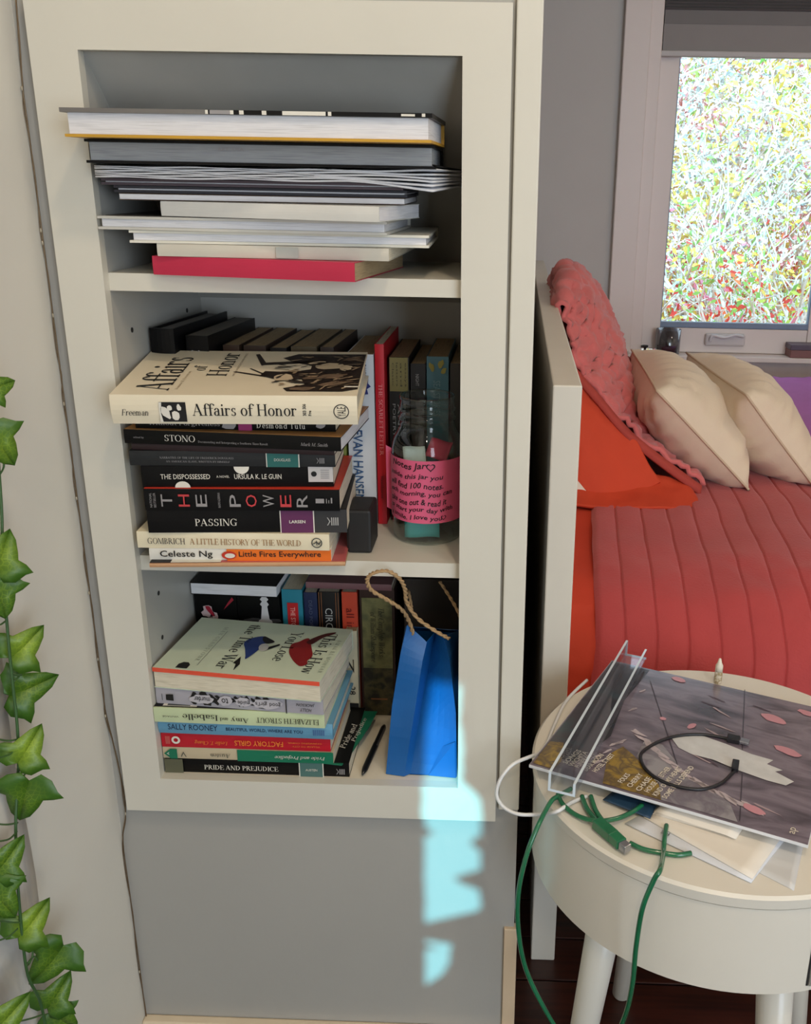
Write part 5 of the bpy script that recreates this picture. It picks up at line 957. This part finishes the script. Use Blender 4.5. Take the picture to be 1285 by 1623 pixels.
MB().tube([p-g_.location for p in spline(lo5, 8)], .0026, 8).build('cord', GRC, g_, True)
plug(g_, PZ(945, 1303, .0575), PZ(972, 1326, .0575), .0062, .0050, GRC, 'connector_body'); plug(g_, PZ(970, 1324, .0575), PZ(985, 1338, .0575), .0060, .0048, mat((30, 112, 74), .2, coat=.5), 'connector_body'); plug(g_, PZ(985, 1338, .0575), PZ(995, 1346, .0575), .0046, .0040, MET, 'metal_tip')
# papers under the sleeve
def sheet(name, label, cat, z, px4, m, th_=.0008, curl=0.0):
    P = flat(z, px4); o = thing(name, label, cat, P[0]); bb = MB()
    g = [[(P[0]*(1-u)*(1-v)+P[1]*u*(1-v)+P[2]*u*v+P[3]*(1-u)*v)-o.location+Vector((0, 0, curl*(1-v)**3)) for u in [i/8 for i in range(9)]] for v in [j/8 for j in range(9)]]
    bb.grid(g); bb.build('paper', m, o, True, solid=-th_); return o
PW = mat((228, 220, 208), .55, .02); PWb = mat((214, 216, 222), .5, .02)
sheet('plastic_sleeve', 'clear plastic sleeve sticking out beyond the envelopes', 'plastic sleeve', .0503, [(1180, 1372), (1258, 1412), (1275, 1330), (1200, 1290)], mat((206, 206, 206), .15, .02, coat=.4), .0005)
sheet('envelope', 'blue-edged envelope lowest under the album sleeve', 'envelope', .0511, [(990, 1306), (1190, 1400), (1245, 1330), (1060, 1268)], PWb, .0010)
e = sheet('envelope', 'white envelope with small black print near the printer cable', 'envelope', .0526, [(1020, 1296), (1192, 1394), (1242, 1322), (1070, 1262)], PW, .0010)
def on(e, s, px, py, z, w, h, ang): 
    p = PZ(px, py, z)-e.location; u = Vector((cos(ang), sin(ang), 0)); text(e, s, p, u, (-u.y, u.x, 0), w, h, INK, 'printed_lettering', lift=.0012)
on(e, 'RSI', 1040, 1288, .0526, .012, .006, R5(153)); on(e, 'R.E', 1062, 1322, .0526, .009, .005, R5(150))
e = sheet('card', 'dark blue card showing at the corner under the album sleeve', 'card', .0538, [(955, 1268), (1030, 1298), (1040, 1278), (975, 1252)], mat((38, 66, 92), .4), .0008)
e = thing('booklet', 'white stapled booklet bulging under the album sleeve', 'booklet', PZ(1040, 1290, .0545))
for k in range(4):
    P = flat(.0545+.0011*k, [(1034+2*k, 1290-1*k), (1168-1*k, 1328+0*k), (1190, 1290), (1070, 1250)]); bb = MB()
    bb.grid([[(P[0]*(1-u)*(1-v)+P[1]*u*(1-v)+P[2]*u*v+P[3]*(1-u)*v)-e.location+Vector((0, 0, -.0010*(u > .9))) for u in [i/8 for i in range(9)]] for v in [0, .5, 1]]); bb.build('page', PW, e, True, solid=.0006)
c = PZ(1137, 1082, TZ)
tu = thing('lip_balm', 'small pale tube standing at the back edge of the table', 'tube', (c.x, c.y, TZ))
MB().lathe([(0.0048, 0), (0.0052, 0.002), (0.0052, 0.016), (0.0045, 0.018)], seg=20).build('tube_body', ramp_mat([(.4, (206, 196, 176)), (.5, (150, 130, 90)), (.6, (220, 210, 196))], 120, .4), tu, True); MB().lathe([(0.0050, 0.018), (0.0050, 0.026), (0.0030, 0.030), (0.0016, 0.036), (0.0001, 0.037)], seg=20).build('cap', mat((230, 222, 205), .35), tu, True)

# ------------------------------------------------------------------ outside: autumn thicket
def shrub(label, x, y, zb, h, wdt, nb, nl, cols, ls, seed, group, name='autumn_shrub', bark=(196, 190, 186)):
    rnd = random.Random(seed); o = thing(name, label, 'shrub', (x, y, zb), group=group); bb = MB(); tips = []
    for k in range(nb):
        a = rnd.uniform(0, 2*pi); p = Vector((rnd.uniform(-.15, .15)*wdt, rnd.uniform(-.15, .15)*wdt, 0)); d = Vector((cos(a)*.35, sin(a)*.25, 1)).normalized(); pts = [p.copy()]
        n = 9
        for i in range(n):
            d = (d+Vector((rnd.uniform(-.45, .45), rnd.uniform(-.3, .3), rnd.uniform(-.25, .25)))).normalized(); p = p+d*(h/n*rnd.uniform(.8, 1.25)); pts.append(p.copy())
            if i > 1:
                tips.append(p.copy())
                e = (d+Vector((rnd.uniform(-1, 1), rnd.uniform(-1, 1), rnd.uniform(-.5, .8)))).normalized(); q = [p.copy()]
                for _ in range(4): e = (e+Vector((rnd.uniform(-.5, .5), rnd.uniform(-.5, .5), rnd.uniform(-.4, .3)))).normalized(); q.append(q[-1]+e*h*.09); tips.append(q[-1].copy())
                bb.tube(q, [.009, .007, .0055, .004, .003], 4)
        bb.tube(pts, [.022*(1-.75*i/n) for i in range(n+1)], 5)
    bb.build('branches', mat(bark, .7, .1), o, True)
    for ci, cc in enumerate(cols):
        bb = MB()
        for _ in range(nl//len(cols)):
            t = rnd.choice(tips); c = t+Vector((rnd.gauss(0, .11), rnd.gauss(0, .11), rnd.gauss(0, .10))); s = ls*rnd.uniform(.6, 1.3)
            u = Vector((rnd.uniform(-1, 1), rnd.uniform(-.7, .7), rnd.uniform(-1, 1))).normalized(); v = u.orthogonal().normalized()
            bb.add([c-u*s, c-v*s*.55+Vector((0, 0, s*.1)), c+u*s, c+v*s*.55], [(0, 1, 2, 3)])
        f = bb.build('foliage', mat(cc, .7, .15, 3), o); f['kind'] = 'stuff'
YE, GO, GN, RE, PK = (232, 206, 96), (222, 172, 70), (140, 190, 90), (216, 66, 54), (214, 120, 136)
# the tangle behind: one uncountable mass of twigs and small leaves
def thicket():
    rnd = random.Random(3); me = bpy.data.meshes.new('autumn_thicket'); V = []; Fc = []; MI = []
    bb = MB(); nf = 0
    for k in range(300):
        p = Vector((rnd.uniform(.6, 5.2), rnd.uniform(8.2, 10.5), rnd.uniform(-1.9, .6))); d = Vector((rnd.uniform(-.6, .6), rnd.uniform(-.2, .2), 1)).normalized(); q = [p.copy()]
        for i in range(8): d = (d+Vector((rnd.uniform(-.6, .6), rnd.uniform(-.3, .3), rnd.uniform(-.4, .4)))).normalized(); p = p+d*.26; q.append(p.copy())
        w = rnd.uniform(.007, .022); bb.tube(q, [w*(1-.08*i) for i in range(9)], 4)
    V = bb.v; Fc = bb.f; MI = [0]*len(Fc)
    cols = [(240, 222, 212), (206, 192, 188), (238, 204, 96), (196, 214, 110), (232, 140, 140), (176, 168, 168), (250, 244, 240), (224, 84, 66)]
    wts = [5, 5, 3, 2, 1.2, 4, 4]
    bb = MB()
    for k in range(42000):
        c = Vector((rnd.uniform(.4, 5.4), rnd.uniform(8.6, 11.0), rnd.uniform(-1.9, 3.1))); ci = rnd.choices(range(7), wts)[0]
        if noise.noise(Vector((c.x*1.9, c.y*.7, c.z*1.9+7))) > .18 and rnd.random() < .75: ci = 2
        elif noise.noise(Vector((c.x*1.7+9, c.y*.7, c.z*1.7+3))) > .25 and rnd.random() < .7: ci = 4
        elif noise.noise(Vector((c.x*1.8+2, c.y*.7, c.z*1.8+13))) > .28 and rnd.random() < .7: ci = 3
        elif c.z < 0.1+.35*noise.noise(Vector((c.x*1.5, 3, 1))) and noise.noise(Vector((c.x*2.1, c.y, c.z*2.1+23))) > -.05 and rnd.random() < .6: ci = 7
        s_ = .040*rnd.uniform(.5, 1.4); u = Vector((rnd.uniform(-1, 1), rnd.uniform(-.7, .7), rnd.uniform(-1, 1))).normalized(); v = u.orthogonal().normalized()
        bb.add([c-u*s_, c-v*s_*.5, c+u*s_, c+v*s_*.5], [(0, 1, 2, 3)]); MI.append(1+ci)
    o0 = len(V); V = V+bb.v; Fc = Fc+[tuple(i+o0 for i in f) for f in bb.f]
    me.from_pydata(V, [], Fc); me.materials.append(mat((234, 216, 206), .7, .1))
    for c in cols: me.materials.append(mat(c, .7, .12, 3))
    me.polygons.foreach_set('material_index', MI); me.update()
    o = bpy.data.objects.new('autumn_thicket', me); COL.objects.link(o); o['kind'] = 'stuff'; tag(o, 'pale tangle of twigs and autumn leaves filling the view outside the window', 'thicket')
thicket()
shrub('pale yellow-leaved young tree outside at the left of the pane', 1.55, 6.9, -1.9, 3.1, .35, 3, 520, [YE, GO, (236, 226, 160)], .034, 41, None, 'young_tree', (240, 222, 210))
shrub('yellow and green-leaved tree outside at the upper middle of the pane', 2.35, 7.4, -1.9, 3.7, .35, 4, 620, [YE, GO, GN], .034, 43, None, 'young_tree', (244, 228, 216))
shrub('green-leaved bush outside at the lower right of the pane', 2.35, 5.6, -1.75, 1.95, .3, 5, 420, [GN, (186, 206, 90)], .032, 60, None, 'green_bush', (244, 228, 216))
shrub('pink-leaved tree outside at the upper right of the pane', 3.15, 7.9, -1.9, 3.5, .35, 3, 360, [PK, RE], .034, 61, None, 'pink_tree', (240, 222, 210))
shrub('red bush low outside near the middle of the pane', 1.86, 6.3, -1.85, 1.75, .3, 5, 420, [RE, (226, 96, 60)], .034, 71, None, 'red_bush', (226, 220, 214))
shrub('red-orange bush low outside at the right end of the pane', 2.75, 6.5, -1.85, 1.75, .3, 5, 420, [RE, (232, 110, 60)], .034, 72, None, 'red_bush', (226, 220, 214))
shrub('dusty pink bush low outside at the left end of the pane', 1.35, 5.8, -1.75, 1.65, .25, 4, 260, [PK, RE], .032, 73, None, 'pink_bush', (226, 220, 214))
struct(MB().box((-20, 2.6, -2.2), (24, 30, -1.95)).build('ground', mat((150, 140, 110), .9, .2, 2)))

# ------------------------------------------------------------------ ceiling lamps, the last an added fill over the bed
for i, (p, e, r) in enumerate(LAMPS_AND_FILL):
    ld = bpy.data.lights.new('downlight_or_fill', 'AREA'); ld.shape = 'DISK'; ld.size = r*2; ld.energy = e; ld.color = LAMP_COL
    lo_ = bpy.data.objects.new('downlight_or_fill', ld); COL.objects.link(lo_); lo_.location = p
for o in list(S.objects):
    if o.type == 'MESH' and o.parent is None and 'kind' not in o and 'label' not in o: print('untagged', o.name)
